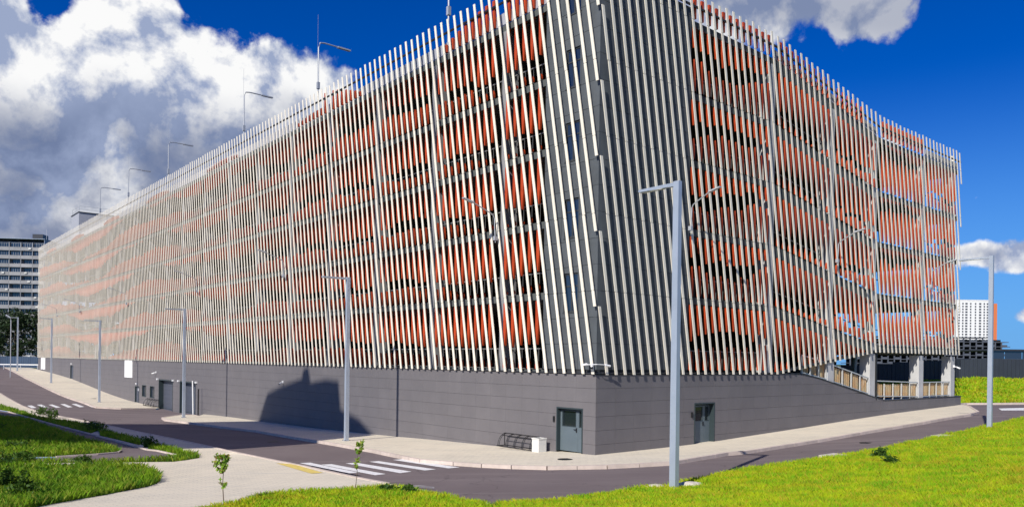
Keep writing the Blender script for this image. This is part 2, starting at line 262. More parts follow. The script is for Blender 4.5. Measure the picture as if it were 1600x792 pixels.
# ------------------------------------------------------------ mesh helpers
class MB:
    def __init__(s): s.v=[]; s.f=[]
    def box(s,x0,x1,y0,y1,z0,z1):
        n=len(s.v); s.v+=[(x0,y0,z0),(x1,y0,z0),(x1,y1,z0),(x0,y1,z0),(x0,y0,z1),(x1,y0,z1),(x1,y1,z1),(x0,y1,z1)]
        s.f+=[(n,n+3,n+2,n+1),(n+4,n+5,n+6,n+7),(n,n+1,n+5,n+4),(n+1,n+2,n+6,n+5),(n+2,n+3,n+7,n+6),(n+3,n,n+4,n+7)]; return s
    def hexa(s,b,t):   # 4 bottom, 4 top points, counter-clockwise seen from above
        n=len(s.v); s.v+=list(b)+list(t)
        s.f+=[(n+3,n+2,n+1,n),(n+4,n+5,n+6,n+7)]+[(n+i,n+(i+1)%4,n+4+(i+1)%4,n+4+i) for i in range(4)]; return s
    def prism(s,poly,z0,z1):
        k=len(poly); n=len(s.v); s.v+=[(x,y,z0) for x,y in poly]+[(x,y,z1) for x,y in poly]
        s.f+=[tuple(n+k-1-i for i in range(k)),tuple(n+k+i for i in range(k))]+[(n+i,n+(i+1)%k,n+k+(i+1)%k,n+k+i) for i in range(k)]; return s
    def tube(s,pts,r,seg=6,r1=None):
        pts=[Vector(p) for p in pts]; m=len(pts); rings=[]
        for i,p in enumerate(pts):
            d=(pts[min(i+1,m-1)]-pts[max(i-1,0)]).normalized()
            a=d.cross(Vector((0,0,1)));
            if a.length<.05: a=d.cross(Vector((1,0,0)))
            a.normalize(); b=d.cross(a); rr=r if r1 is None else r+(r1-r)*i/(m-1)
            n=len(s.v); rings.append(n)
            for k in range(seg):
                an=2*PI*k/seg+PI/4; s.v.append(tuple(p+a*math.cos(an)*rr+b*math.sin(an)*rr))
        for i in range(m-1):
            for k in range(seg):
                k2=(k+1)%seg; s.f.append((rings[i]+k,rings[i]+k2,rings[i+1]+k2,rings[i+1]+k))
        s.f.append(tuple(rings[0]+seg-1-k for k in range(seg))); s.f.append(tuple(rings[-1]+k for k in range(seg))); return s
    def mesh(s,name,m):
        me=bpy.data.meshes.new(name); me.from_pydata(s.v,[],s.f); me.materials.append(m); me.validate(); 
        bm=bmesh.new(); bm.from_mesh(me); bmesh.ops.recalc_face_normals(bm,faces=bm.faces); bm.to_mesh(me); bm.free(); return me
    def build(s,name,m,parent=None,loc=None,rot=None,**k):
        return obj(name,s.mesh(name,m),parent,loc,rot,**k)
def tag(o,label=None,cat=None,group=None,kind=None):
    if label: o['label']=label
    if cat: o['category']=cat
    if group: o['group']=group
    if kind: o['kind']=kind
    return o
def obj(name,me,parent=None,loc=None,rot=None,**k):
    o=bpy.data.objects.new(name,me); COL.objects.link(o)
    if parent is not None: o.parent=parent
    if loc is not None: o.location=loc
    if rot is not None: o.rotation_euler=rot
    return tag(o,**k)
def empty(name,loc,rz=0,**k):
    o=bpy.data.objects.new(name,None); COL.objects.link(o); o.location=loc; o.rotation_euler=(0,0,rz); o.empty_display_size=.3; return tag(o,**k)
def copy_tree(o,parent=None):
    c=o.copy(); COL.objects.link(c); c.parent=parent
    for ch in list(o.children): copy_tree(ch,c)
    return c
# ------------------------------------------------------------ terrain height from survey points (world metres)
ctl=np.array(CTL)
def _tps(c):
    n=len(c); X=c[:,:2]; d=np.linalg.norm(X[:,None]-X[None],axis=2)
    K=np.where(d>0,d*d*np.log(np.maximum(d,1e-9)),0)+np.eye(n)*2.0
    P=np.c_[np.ones(n),X]; return np.linalg.solve(np.block([[K,P],[P.T,np.zeros((3,3))]]),np.r_[c[:,2],0,0,0])
tw=_tps(ctl)
def TN(x,y):
    x=np.atleast_1d(np.asarray(x,float)); y=np.atleast_1d(np.asarray(y,float)); n=len(ctl)
    out=np.zeros(len(x))
    for i in range(0,len(x),20000):
        xx,yy=x[i:i+20000],y[i:i+20000]
        d=np.hypot(xx[:,None]-ctl[None,:,0],yy[:,None]-ctl[None,:,1]); K=np.where(d>0,d*d*np.log(np.maximum(d,1e-9)),0)
        out[i:i+20000]=K@tw[:n]+tw[n]+tw[n+1]*xx+tw[n+2]*yy
    r=np.hypot(x,y-60); f=np.clip((r-95)/50,0,1); f=f*f*(3-2*f)
    return out*(1-f)+1.6*f
def T(x,y): return float(TN(x,y)[0])
# building frame: origin = the front corner, local x runs along the right face, local y along the left face
CX,CY,ALPHA=3.5931,33.2260,0.701588
dR=Vector((math.cos(ALPHA),math.sin(ALPHA))); dL=Vector((-math.sin(ALPHA),math.cos(ALPHA)))
def BW(x,y): return (CX+dR.x*x+dL.x*y, CY+dR.y*x+dL.y*y)
def lerp(t,K):
    if t<=K[0][0]: return K[0][1]
    for (a,b),(c,d) in zip(K,K[1:]):
        if t<=c: return b+(d-b)*(t-a)/(c-a)
    return K[-1][1]
# ------------------------------------------------------------ ground, road, pavements, grass sheets: one triangulation shared out by region
g=G
far_up=[(-110,166)]; bwL=lambda a,b:BW(a,b)
KU=far_up+g['kerb_upper']
wall_drive=[BW(.4,62.3),BW(.4,49.5)]
IT=g['island_top']; IL=g['island_low']
IL=IL[:-3]+[(33.6,57.2),(34.2,59.0)]
HE=[(35.2,60.4),(38,60.6),(48,63),(70,70)]
BE=g['bank_edge']+[(40,55),(56,66)]
GR=g['grass_road']; RLn=g['road_lower']
RL=[(-120,158)]+RLn
back_end=[BW(39.4,3),BW(39.4,6)]
road=KU+wall_drive+IT+IL+[(33.8,60.2)]+HE+BE[::-1]+GR[::-1]+RL[::-1]
sw_far=KU+[BW(.4,62.3),BW(.4,131),BW(.4,165)]
sw_near=IT+IL+[BW(39.4,.4),BW(.4,.4),BW(.4,49.5)]
plaza=RL+GR+[(-.3,16),(-4,6),(-30,4),(-60,20),(-100,60),(-135,140)]
path=g['path']+[(-60,78),(-66,84)]
path=[(-62,88)]+g['path'][:11]+[(-40,24),(-42,27)]+g['path'][11:]+[(-60,76)]
fieldA=g['fieldA']+[(-42,28),(-60,50),(-60,75)]
stripC=g['stripC']+[(-61,89),(-64,93)]
stripC=[(-64,93)]+g['stripC']+[(-62,89)]
tipE=g['tipE'][:10]+[(-40,21),(-40,23.5)]+g['tipE'][10:]
fieldF=g['fieldF']+[(-12,17),(-16,12),(-30,8),(-45,14),(-36,24)]
grassG=g['grassG']+[(-1.7,21.29),(-.58,18.99),(-.3,16),(-2,10),(-8,8),(-9,14)]
bank=BE+[(90,60),(90,-30),(-40,-30),(-30,4),(-4,6),(-.3,16),(-.3,18.6)]
REG=[('grass',grassG,0),('grass',bank,0),('dgrass',fieldF,0),('dgrass',fieldA,0),('dgrass',stripC,0),('dgrass',g['stripD'],0),('dgrass',tipE,0),
 ('path',path,-.03),('road',road,-.12),('pave',sw_near,0),('pave',sw_far,0),('plaza',plaza,0)]
def pip(px,py,poly):
    P=np.array(poly); ins=np.zeros(len(px),bool); j=len(P)-1
    for i in range(len(P)):
        xi,yi,xj,yj=*P[i],*P[j]
        if yi!=yj:
            c=((yi>py)!=(yj>py))&(px<(xj-xi)*(py-yi)/(yj-yi)+xi); ins^=c
        j=i
    return ins
def resample(poly,step,closed=True):
    out=[]; n=len(poly)
    for i in range(n if closed else n-1):
        a=Vector(poly[i][:2]); b=Vector(poly[(i+1)%n][:2]); k=max(1,int((b-a).length/step))
        for q in range(k): out.append(tuple(a+(b-a)*q/k))
    if not closed: out.append(tuple(poly[-1][:2]))
    return out
pts=[];edges=[]
for _,poly,_z in REG:
    r=[]
    for q in resample(poly,1.2):
        if not r or math.dist(q,r[-1])>.02: r.append(q)
    n=len(pts); pts+=r; edges+=[(n+i,n+(i+1)%len(r)) for i in range(len(r))]
for x in np.arange(-70,60,1.5):
    for y in np.arange(12,100,1.5): pts.append((x+rng.uniform(-.2,.2),y+rng.uniform(-.2,.2)))
for x in np.arange(-160,130,7):
    for y in np.arange(-50,210,7):
        if not(-71<x<61 and 11<y<101): pts.append((x,y))
for r_ in (200,300,500,900,1600,3000):
    for k in range(28): pts.append((r_*math.cos(k*PI/14),60+r_*math.sin(k*PI/14)))
res=delaunay_2d_cdt([Vector(p) for p in pts],edges,[],0,.005)
gv=np.array([tuple(v) for v in res[0]]); gf=np.array([f for f in res[2] if len(f)==3]); cen=gv[gf].mean(axis=1)
tz=TN(gv[:,0],gv[:,1]); owner=np.full(len(gf),-1)
for i,(nm,poly,_z) in reversed(list(enumerate(REG))): owner[pip(cen[:,0],cen[:,1],poly)]=i
def sheet(name,idx,off,m,**k):
    sel=gf[np.isin(owner,idx)]; used,inv=np.unique(sel,return_inverse=True); me=bpy.data.meshes.new(name)
    v=np.c_[gv[used],tz[used]+off]; me.from_pydata(v.tolist(),[],inv.reshape(-1,3).tolist()); me.materials.append(m)
    me.polygons.foreach_set('use_smooth',[True]*len(me.polygons)); return obj(name,me,kind='structure',**k)
ids=lambda n:[i for i,r in enumerate(REG) if r[0]==n]
sheet('road',ids('road'),-.12,M['asphalt']); sheet('path',ids('path'),-.03,M['asphalt'])
pv=sheet('pavement',ids('pave'),0,M['paver']); pz=sheet('plaza_pavement',ids('plaza'),0,M['paver'])
sheet('ground',ids('grass')+ids('dgrass')+[-1],0,M['soil'])
# kerb stones laid one by one; beyond the nearest ones they are joined
kstone=MB().box(-.49,.49,-.08,.08,-.30,.02).mesh('kerb_stone',M['kerb']); estone=MB().box(-.49,.49,-.045,.045,-.20,.03).mesh('edging_stone',M['kerb'])
def kerb(chain,parent,me,side=0,name='kerb_stone',maxd=75):
    far=MB(); r=resample(chain,1.0,False)
    for a,b in zip(r,r[1:]):
        L_=math.dist(a,b)
        if L_<.05: continue
        ang=math.atan2(b[1]-a[1],b[0]-a[0]); mx,my=(a[0]+b[0])/2-side*math.sin(ang)*.06,(a[1]+b[1])/2+side*math.cos(ang)*.06
        za,zb=T(*a),T(*b)
        if my<maxd and abs(mx)<.85*my+6:
            o=obj(name,me,parent,(mx,my,(za+zb)/2+random.uniform(0,.006)),(0,-math.atan2(zb-za,L_),ang)); o.scale=(L_,1,1)
        else:
            c,s_=math.cos(ang),math.sin(ang); q=lambda u,v:(mx+c*u-s_*v,my+s_*u+c*v); h=L_/2*.98
            P=[q(-h,-.08),q(h,-.08),q(h,.08),q(-h,.08)]; Z=[za,zb,zb,za]
            far.hexa([(*p,z-.3) for p,z in zip(P,Z)],[(*p,z+.02) for p,z in zip(P,Z)])
    if far.v: far.build(name,M['kerb'],parent,kind='stuff')
kerb(KU,pv,kstone,maxd=95); kerb(IT[::-1][:1]+IL,pv,kstone); kerb(IT,pv,kstone)
kerb(RLn,pz,kstone); kerb(GR,pz,kstone); kerb(BE[:11],pz,kstone); kerb([(33.9,59.4)]+HE,pz,kstone)
for ch in (g['path'][1:7],g['path'][17:11:-1],g['path'][20:13:-1],g['tipE'][9:15]): kerb(ch,pz,estone,name='edging_stone')
# painted markings
def paint(name,quad,m,off,label,group=None,cat='road marking'):
    a,b,c,d=[Vector(q[:2]) for q in quad]; nseg=6; v=[];f=[]
    for i in range(nseg+1):
        for j in (0,1,2):
            p=(a.lerp(d,i/nseg)).lerp(b.lerp(c,i/nseg),j/2); v.append((p.x,p.y,T(p.x,p.y)+off))
    for i in range(nseg):
        for j in (0,1): f.append((i*3+j,i*3+j+1,i*3+j+4,i*3+j+3))
    me=bpy.data.meshes.new(name); me.from_pydata(v,[],f); me.materials.append(m); return obj(name,me,label=label,cat=cat,group=group,kind='structure')
gn='white stripes of the near zebra crossing'
for i,lb in enumerate(['second stripe from the left of the near zebra crossing','third stripe from the left of the near zebra crossing','middle stripe of the near zebra crossing','second stripe from the kerb side of the near zebra crossing','rightmost stripe of the near zebra crossing, against the building pavement']):
    paint('crossing_stripe',g['s%d'%i],M['roadwhite'],-.109,'white painted '+lb,gn)
paint('crossing_stripe',g['s5'],M['roadwhite'],.027,'white stripe painted along the plaza kerb, leftmost of the near crossing',gn)
paint('kerb_marking',g['yellow'],M['yellow'],.012,'faded yellow paint strip on the plaza edge beside the near crossing')
paint('worn_marking',g['worn'][:2]+g['worn'][2:4],M['worn'],-.109,'worn whitish paint patch on the asphalt right of the near crossing')
for i,lb in enumerate(['nearest the plaza kerb','second from the plaza kerb','third from the plaza kerb','fourth from the plaza kerb','second from the building pavement','nearest the building pavement']):
    paint('crossing_stripe',g['l%d'%i],M['roadwhite'],-.109,'white stripe of the far left zebra crossing, '+lb,'white stripes of the far left zebra crossing')
paint('crossing_stripe',g['farmark'],M['roadwhite'],-.109,'white road marking at the bend beyond the right end of the building')
# grass blades
def proj(x,y,z):
    u=x/y; v=(z-EYE)/y; return 800+1218.78*(cc*u+ss*v), 562.18-1218.78*(-ss*u+cc*v)
def grass(name,polys,dens,hmin,hmax,wd,m,label,bbox,holes=(),fall=22.,cat='grass'):
    x0,x1,y0,y1=bbox; n=int((x1-x0)*(y1-y0)*dens); x=rng.uniform(x0,x1,n); y=rng.uniform(y0,y1,n)
    keep=rng.uniform(0,1,n)<np.minimum(1,(fall/np.maximum(y,1))**1.6); x,y=x[keep],y[keep]
    ins=np.zeros(len(x),bool)
    for p in polys: ins|=pip(x,y,p)
    x,y=x[ins],y[ins]; z=TN(x,y); px,py=proj(x,y,z); k=(px>-220)&(px<1960)&(py<870); x,y,z=x[k],y[k],z[k]; n=len(x)
    cl=np.sin(x*1.7+np.sin(y*1.1)*2)*np.cos(y*1.3+np.sin(x*.9)*1.5); cl=.5+.5*cl
    h=(hmin+(hmax-hmin)*rng.uniform(0,1,n)**1.5)*(.75+.4*cl); a=rng.uniform(0,2*PI,n); ww=wd*rng.uniform(.6,1.3,n)*np.maximum(1,y/24)
    la=rng.uniform(0,2*PI,n); ln=h*rng.uniform(.1,.75,n); dx,dy=np.cos(a)*ww/2,np.sin(a)*ww/2
    V=np.empty((n,4,3)); V[:,0]=np.c_[x-dx,y-dy,z-.03]; V[:,1]=np.c_[x+dx,y+dy,z-.03]
    V[:,2]=np.c_[x+dx*.7+np.cos(la)*ln*.4,y+dy*.7+np.sin(la)*ln*.4,z+h*.62]; V[:,3]=np.c_[x+np.cos(la)*ln,y+np.sin(la)*ln,z+h]
    base=np.arange(n)[:,None]*4; F=np.concatenate([base+np.array([[0,1,2]]),base+np.array([[0,2,3]])],axis=1).reshape(-1,3)
    me=bpy.data.meshes.new(name); me.vertices.add(n*4); me.vertices.foreach_set('co',V.reshape(-1)); me.loops.add(len(F)*3); me.loops.foreach_set('vertex_index',F.reshape(-1).astype(np.int32))
    me.polygons.add(len(F)); me.polygons.foreach_set('loop_start',np.arange(0,len(F)*3,3,dtype=np.int32)); me.update(calc_edges=True)
    at=me.attributes.new('tone','FLOAT','POINT'); at.data.foreach_set('value',np.repeat(rng.uniform(0,1,n)**1.4,4).astype(np.float32)); me.materials.append(m)
    print(name,n); return obj(name,me,label=label,cat=cat,kind='stuff')
grass('bank_grass',[bank],1700,.05,.19,.011,M['grass'],'sunny yellow green meadow grass on the bank at the lower right',(-1,72,8,70))
grass('verge_grass',[grassG],1000,.04,.16,.013,M['grass'],'bright green grass patch at the bottom between plaza and road',(-10,0,14,25))
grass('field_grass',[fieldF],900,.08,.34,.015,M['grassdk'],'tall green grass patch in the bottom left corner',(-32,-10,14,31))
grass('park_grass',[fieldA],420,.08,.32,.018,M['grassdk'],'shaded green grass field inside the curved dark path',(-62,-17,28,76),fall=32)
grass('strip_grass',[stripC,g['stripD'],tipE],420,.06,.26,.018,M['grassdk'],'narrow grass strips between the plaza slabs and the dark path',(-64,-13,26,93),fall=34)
hill=[(33.2,62.2)]+[(35.2,60.6),(38,60.9),(48,63.3),(75,71),(110,90),(60,110),(30,90),(31,70)]
grass('hill_grass',[hill],200,.12,.35,.05,M['grass'],'bright green grass slope behind the right end of the building',(31,84,60,92),fall=60)
# ------------------------------------------------------------ the parking garage
LLEN,RLEN=131.0,38.9
LV=[3.45,7.0,10.28,13.6,16.85,20.3]
DROP=[(13.6,0),(25.7,1.85),(60,1.85)]
ZB=lambda t:lerp(t,[(14.2,3.47),(25.8,4.82),(60,4.87)])
ZT=lambda t:lerp(t,[(13.6,21.60),(25.7,19.80),(60,19.80)])
PTOP=lambda t:lerp(t,[(16.5,3.42),(18.5,3.18),(26.0,1.84),(27,1.68),(60,1.68)])
bld=empty('parking_garage',(CX,CY,0),ALPHA,label='huge parking garage clad in slanted cream fins and orange battens over a grey base',cat='building')
B_=lambda mb,name,m,par=None,**k: mb.build(name,M[m],par if par else bld,**k)
# --- floors: main deck and, along the right face, the ramp strip that drops half a storey
for i,z in enumerate(LV):
    mb=MB(); a,b=(z-.34,z-.02)
    mb.box(.35,RLEN-.35,8,LLEN-.2,a,b); mb.box(.35,13.6,.35,7.99,a,b)
    d=1.85; mb.hexa([(13.61,.35,a),(25.7,.35,a-d),(25.7,7.99,a-d),(13.61,7.99,a)],[(13.61,.35,b),(25.7,.35,b-d),(25.7,7.99,b-d),(13.61,7.99,b)])
    mb.box(25.71,RLEN-.35,.35,7.99,a-d,b-d); B_(mb,'floor_slab','deck')
    e=MB(); e.box(.12,.345,3.4,LLEN-.2,z-.20,z+.12)
    B_(e,'slab_edge','slab')
    if i>0:
        e=MB(); h=lambda q:q+.0
        e.box(6.35,13.6,.12,.345,z-.20,z+.12)
        e.hexa([(13.605,.12,z-.20-.25),(25.7,.12,z-.20-d-.25),(25.7,.345,z-.20-d-.25),(13.605,.345,z-.20-.25)],[(13.605,.12,z+.12),(25.7,.12,z+.12-d),(25.7,.345,z+.12-d),(13.605,.345,z+.12)])
        e.box(25.705,RLEN-.05,.12,.345,z-.20-d,z+.12-d)
        e.box(RLEN-.3,RLEN-.05,.35,8,z-.20-d,z+.12-d)
        B_(e,'slab_edge','slab')
# near-black inner walls, added to block light and keep the decks dark
mb=MB(); mb.box(7,36.2,8.0,8.2,1.4,20.0); mb.box(13.0,13.2,8.3,LLEN-.5,-1.5,20.0); B_(mb,'light_block_wall','inner')
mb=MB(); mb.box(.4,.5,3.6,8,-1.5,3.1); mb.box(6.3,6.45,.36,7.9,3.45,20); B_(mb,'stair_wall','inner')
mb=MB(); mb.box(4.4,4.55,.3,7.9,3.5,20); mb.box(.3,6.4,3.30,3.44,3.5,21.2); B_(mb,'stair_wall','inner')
# columns
cy=[6.5]+[6.5+6.1*k for k in range(1,21)]
cme=MB().box(-.2,.2,-.2,.2,0,2.95).mesh('column',M['column'])
for t in cy:
    mb=MB()
    mb.box(.115 if t<60 else .42,.84,t-.19,t+.19,3.3,20.1)
    mb.build('column',M['dcolumn'],bld)
for t,wc in ((13.6,.30),(20.1,.42),(25.6,.34),(32.9,.34),(38.1,.42)):
    mb=MB(); dd=lerp(t,DROP)
    mb.box(t-.24,t+.24,.115,.80,(3.5 if t<14 else ZB(t)+.12),20.1-dd)
    mb.build('column',M['column'],bld)
for t in (20.1,25.4,32.7,38.2):
    MB().box(t-.36,t+.36,.06,.72,PTOP(t)-.3,LV[1]-lerp(t,DROP)-.5).build('entrance_column',M['column'],bld)
# far row of columns seen through the open end
for t in (26,32,38):
    MB().box(t-.2,t+.2,7.3,7.6,1.5,18).build('column',M['column'],bld)
# --- grey corner cladding, panel by panel, with stair windows
SW=[(1.22,2.10,z,z+1.72) for z in (6.15,9.45,12.85,16.1,19.35)]
def subtract(r,holes):
    out=[r]
    for h in holes:
        nx=[]
        for (a,b,c,d) in out:
            if h[0]>=b-1e-4 or h[1]<=a+1e-4 or h[2]>=d-1e-4 or h[3]<=c+1e-4: nx.append((a,b,c,d)); continue
            if h[0]>a+.02: nx.append((a,h[0],c,d))
            if h[1]<b-.02: nx.append((h[1],b,c,d))
            lo,hi=max(a,h[0]),min(b,h[1])
            if h[2]>c+.02: nx.append((lo,hi,c,h[2]))
            if h[3]<d-.02: nx.append((lo,hi,h[3],d))
        out=nx
    return out
mb=MB()
for r in subtract((.05,3.44,3.47,21.55),SW): mb.box(.08,.28,r[0],r[1],r[2],r[3])
mb.box(.05,6.34,.08,.29,3.47,20.95)
B_(mb,'corner_wall','backing')
gj=.008
rows=[3.62]+[3.62+1.13*k for k in range(1,16)]+[21.5]
for c0,c1 in ((.03,1.17),(1.17,2.30),(2.30,3.44)):
    for z0,z1 in zip(rows,rows[1:]):
        mb=MB()
        for r in subtract((c0+gj,c1-gj,z0+gj,z1-gj),SW): mb.box(.045,.079,r[0],r[1],r[2],r[3])
        B_(mb,'cladding_panel','clad')
for k in range(5):
    c0,c1=.045+k*1.26,.045+(k+1)*1.26
    for z0,z1 in zip(rows,rows[1:-1]+[20.95]):
        B_(MB().box(c0+gj,c1-gj,.045,.079,z0+gj,z1-gj),'cladding_panel','clad')
for (a,b,c,d) in SW:
    f=MB(); x0,x1=.10,.16
    f.box(x0,x1,a,b,c,c+.07); f.box(x0,x1,a,b,d-.07,d); f.box(x0,x1,a,a+.06,c+.07,d-.07); f.box(x0,x1,b-.06,b,c+.07,d-.07)
    f.box(x0,x1,(a+b)/2-.03,(a+b)/2+.03,c+.07,d-.07); zc=c+1.12; f.box(x0+.003,x1-.003,a+.06,(a+b)/2-.03,zc,zc+.06); f.box(x0+.003,x1-.003,(a+b)/2+.03,b-.06,zc,zc+.06)
    wd=B_(f,'stair_window','frame'); 
    for y0,y1 in ((a+.06,(a+b)/2-.03),((a+b)/2+.03,b-.06)):
        MB().box(.125,.135,y0,y1,c+.07,zc).build('pane',M['bluglass'],wd); MB().box(.125,.135,y0,y1,zc+.06,d-.07).build('pane',M['bluglass'],wd)
    MB().box(.02,.10,a-.04,b+.04,c-.05,c-.003).build('sill',M['frame'],wd)
# --- slanted cream fins running round the corner
SL=.183; PITCH=.585; DT=21
JL=LV[1:]
def fin_piece(mb,side,u0,za,zb,w_=.15,d0=.12,d1=.155):
    cuts=[]
    for q in JL:
        zz=q if side=='L' else q-lerp(-(u0+SL*(q-3.45)),DROP)
        if za+.15<zz<zb-.15: cuts.append(zz)
    rings=[(za,1,0)]; jit=0
    for c in sorted(cuts): j2=random.uniform(-.014,.014); rings+=[(c-.014,1,jit),(c-.012,.5,jit),(c+.012,.5,j2),(c+.014,1,j2)]; jit=j2
    rings.append((zb,1,jit)); n0=len(mb.v); dm=(d0+d1)/2
    for z,s_,j in rings:
        u=u0+SL*(z-3.45)+j; h=w_/2*s_; a,c=dm-(dm-d0)*s_,dm+(d1-dm)*s_
        for (uu,dd) in ((-h,c),(-h,a),(h,a),(h,c)):
            mb.v.append((-dd,u+uu,z) if side=='L' else (-u-uu,-dd,z))
    for i in range(len(rings)-1):
        o=n0+i*4
        for k_ in range(4): mb.f.append((o+k_,o+(k_+1)%4,o+4+(k_+1)%4,o+4+k_))
    mb.f.append((n0+3,n0+2,n0+1,n0)); e=n0+4*(len(rings)-1); mb.f.append((e,e+1,e+2,e+3))
nf=0
for k in range(-72,225):
    u0=k*PITCH+.06; mb=MB()
    ztl=22.12+random.uniform(-.05,.05); zs=lambda u:3.45+(u-u0)/SL
    if u0<LLEN-.4:
        za=max(3.44,zs(.0)); zb=min(ztl,zs(LLEN))
        if zb-za>.4: fin_piece(mb,'L',u0,za,zb)
    if u0<0:
        xb=-u0; tm=min(xb,RLEN); za=max(ZB(tm)-.06,zs(-RLEN)); ut=u0+SL*17; zb=min(ZT(max(0,-ut))+random.uniform(-.05,.05),zs(.0))
        if zb-za>.4: fin_piece(mb,'R',u0,za,zb)
    if mb.v: B_(mb,'fin','fin'); nf+=1
# slanted fins of the hidden end face, seen edge on at the right corner
for k in range(7):
    mb=MB()
    for z0,z1,s_ in ((4.9,8.1,1),(8.15,11.6,-1),(11.65,14.9,1),(14.95,18.4,-1),(18.45,19.8,1)):
        y=.3+k*.9; o_=.06*s_; mb.hexa([(RLEN+.1-o_,y,z0),(RLEN+.3-o_,y,z0),(RLEN+.3-o_,y+.11,z0),(RLEN+.1-o_,y+.11,z0)],[(RLEN+.1+o_,y+.3,z1),(RLEN+.3+o_,y+.3,z1),(RLEN+.3+o_,y+.41,z1),(RLEN+.1+o_,y+.41,z1)])
    B_(mb,'end_fin','fin')
# --- orange battens standing behind the fins, interrupted by wave shaped openings
CL=[(3.5,.19),(8,.20),(11,.30),(15,.37),(20,.32),(26,.40),(32,.48),(38,.40),(44,.44),(50,.62),(56,.74),(64,.76),(72,.60),(80,.36),(90,.30),(100,.5),(108,.72),(120,.70),(131,.5)]
HL=[(3.5,.19),(8,.16),(11,.12),(15,.15),(20,.12),(26,.14),(32,.18),(40,.26),(60,.29),(80,.29),(131,.29)]
CR=[(6.3,.5),(10,.56),(13.5,.66),(13.7,.25),(20,.2),(20.2,.25),(25.6,.32),(25.8,.82),(33,.80),(33.2,.28),(39,.28)]
HR=[(6.3,.14),(8,.2),(10,.24),(12,.17),(13.5,.10),(13.7,.04),(17,.14),(20,.20),(20.2,.03),(23,.12),(25.6,.16),(25.8,.10),(29,.16),(33,.04),(33.2,.04),(36,.13),(39,.03)]
def batten(side,t):
    out=[]; hw=.098 if side=='L' else .088
    def seg(a,b,end=0):            # end 1: narrows towards its top, -1: towards its foot
        if b-a<.12: return
        q=min(.75,(b-a)*.5); prof=[(a,.3 if end<0 else 1)]+([(a+q,1)] if end<0 else [])+([(b-q,1)] if end>0 else [])+[(b,.3 if end>0 else 1)]
        mb=MB()
        for z,s_ in prof:
            w_=hw*s_; mb.v+=[(-.01,t-w_,z),(.10,t-w_,z),(.10,t+w_,z),(-.01,t+w_,z)] if side=='L' else [(t-w_,-.01,z),(t+w_,-.01,z),(t+w_,.10,z),(t-w_,.10,z)]
        for i_ in range(len(prof)-1):
            for k_ in range(4): mb.f.append((i_*4+k_,i_*4+(k_+1)%4,i_*4+4+(k_+1)%4,i_*4+4+k_))
        e=4*(len(prof)-1); mb.f+=[(3,2,1,0),(e,e+1,e+2,e+3)]; out.append(mb)
    dr=0 if side=='L' else lerp(t,DROP)
    for i in range(5):
        lo=LV[i]-dr+.17; hi=LV[i+1]-dr-(.25 if side=='L' or not 13.6<t<25.7 else .5)
        if side=='R' and i==0: lo=max(lo,ZB(t)+.04)
        H=hi-(LV[i]-dr+.17); base=LV[i]-dr+.17
        if side=='L':
            sh=t-2.4*i*(1 if t>28 else .2); c=lerp(sh,CL)+.05*math.sin(t*.35+i*1.7)+(.16 if i==4 and 9<t<24 else 0); h=lerp(t,HL)+.02*math.sin(t*.8+i)
        else: c=lerp(t,CR)-(.10 if i==0 and t<13.6 else 0)+.07*math.sin(t*.9+i*2.1)*(1 if t<13.6 else .4)+random.uniform(-.05,.05); h=lerp(t,HR)*random.uniform(.7,1.15)
        h*=(.62 if t<34 else .85) if side=='L' else .62; c+=random.uniform(-.035,.035); a,b=base+H*(c-h)+random.uniform(-.08,.08),base+H*(c+h)+random.uniform(-.08,.08)
        if a<base+.12: a=base
        seg(lo,max(lo,a),1); seg(max(b,lo),hi,-1)
    top=LV[5]-dr+.17; 
    if side=='L': wv=math.sin((t-2)*2*PI/19); ex=(.25+.7*wv if wv>-.3 else 0)*(1 if t<26 else .35)
    else: ex=1.0 if (t<13.6 or 14<t<24 or 25.7<t<33) else 0
    if ex>.15: seg(top,top+(1.45 if side=='L' else 1.0)*min(1,ex))
    return out
bats=[]
for k in range(6,224):
    t=k*PITCH+.30
    if t>LLEN-.3: break
    if t<60 and min(abs(t-c) for c in cy)<.29: continue
    bats+=[(t,q) for q in batten('L',t)]
t=6.55
while t<RLEN-.2:
    if min(abs(t-c) for c in (13.6,20.1,25.6,32.9))>.30: bats+=[(t,q) for q in batten('R',t)]
    t+=PITCH
bats.sort(key=lambda q:q[0]); far=MB()
for i,(t,q) in enumerate(bats):
    if i<299: B_(q,'batten','orange')
    else: n=len(far.v); far.v+=q.v; far.f+=[tuple(a+n for a in f) for f in q.f]
B_(far,'battens','orange',kind='stuff')
# parapet sheets and top rails
mb=MB(); mb.box(.14,.18,3.5,LLEN-.2,20.47,21.05); B_(mb,'parapet','parapet')
mb=MB(); mb.hexa([(13.65,.14,20.47),(25.7,.14,18.62),(25.7,.18,18.62),(13.65,.18,20.47)],[(13.65,.14,20.95),(25.7,.14,19.1),(25.7,.18,19.1),(13.65,.18,20.95)]); B_(mb,'parapet','parapet'); B_(MB().box(33.2,RLEN-.1,.14,.18,18.62,19.1),'parapet','parapet')
mb=MB(); mb.box(-.095,-.035,.2,LLEN-.1,21.40,21.50); mb.box(.2,13.7,-.095,-.035,20.95,21.05); mb.hexa([(13.7,-.095,20.95),(25.7,-.095,19.1),(25.7,-.035,19.1),(13.7,-.035,20.95)],[(13.7,-.095,21.05),(25.7,-.095,19.2),(25.7,-.035,19.2),(13.7,-.035,21.05)]); mb.box(25.7,RLEN,-.095,-.035,19.1,19.2)
B_(mb,'top_rail','darkrail')
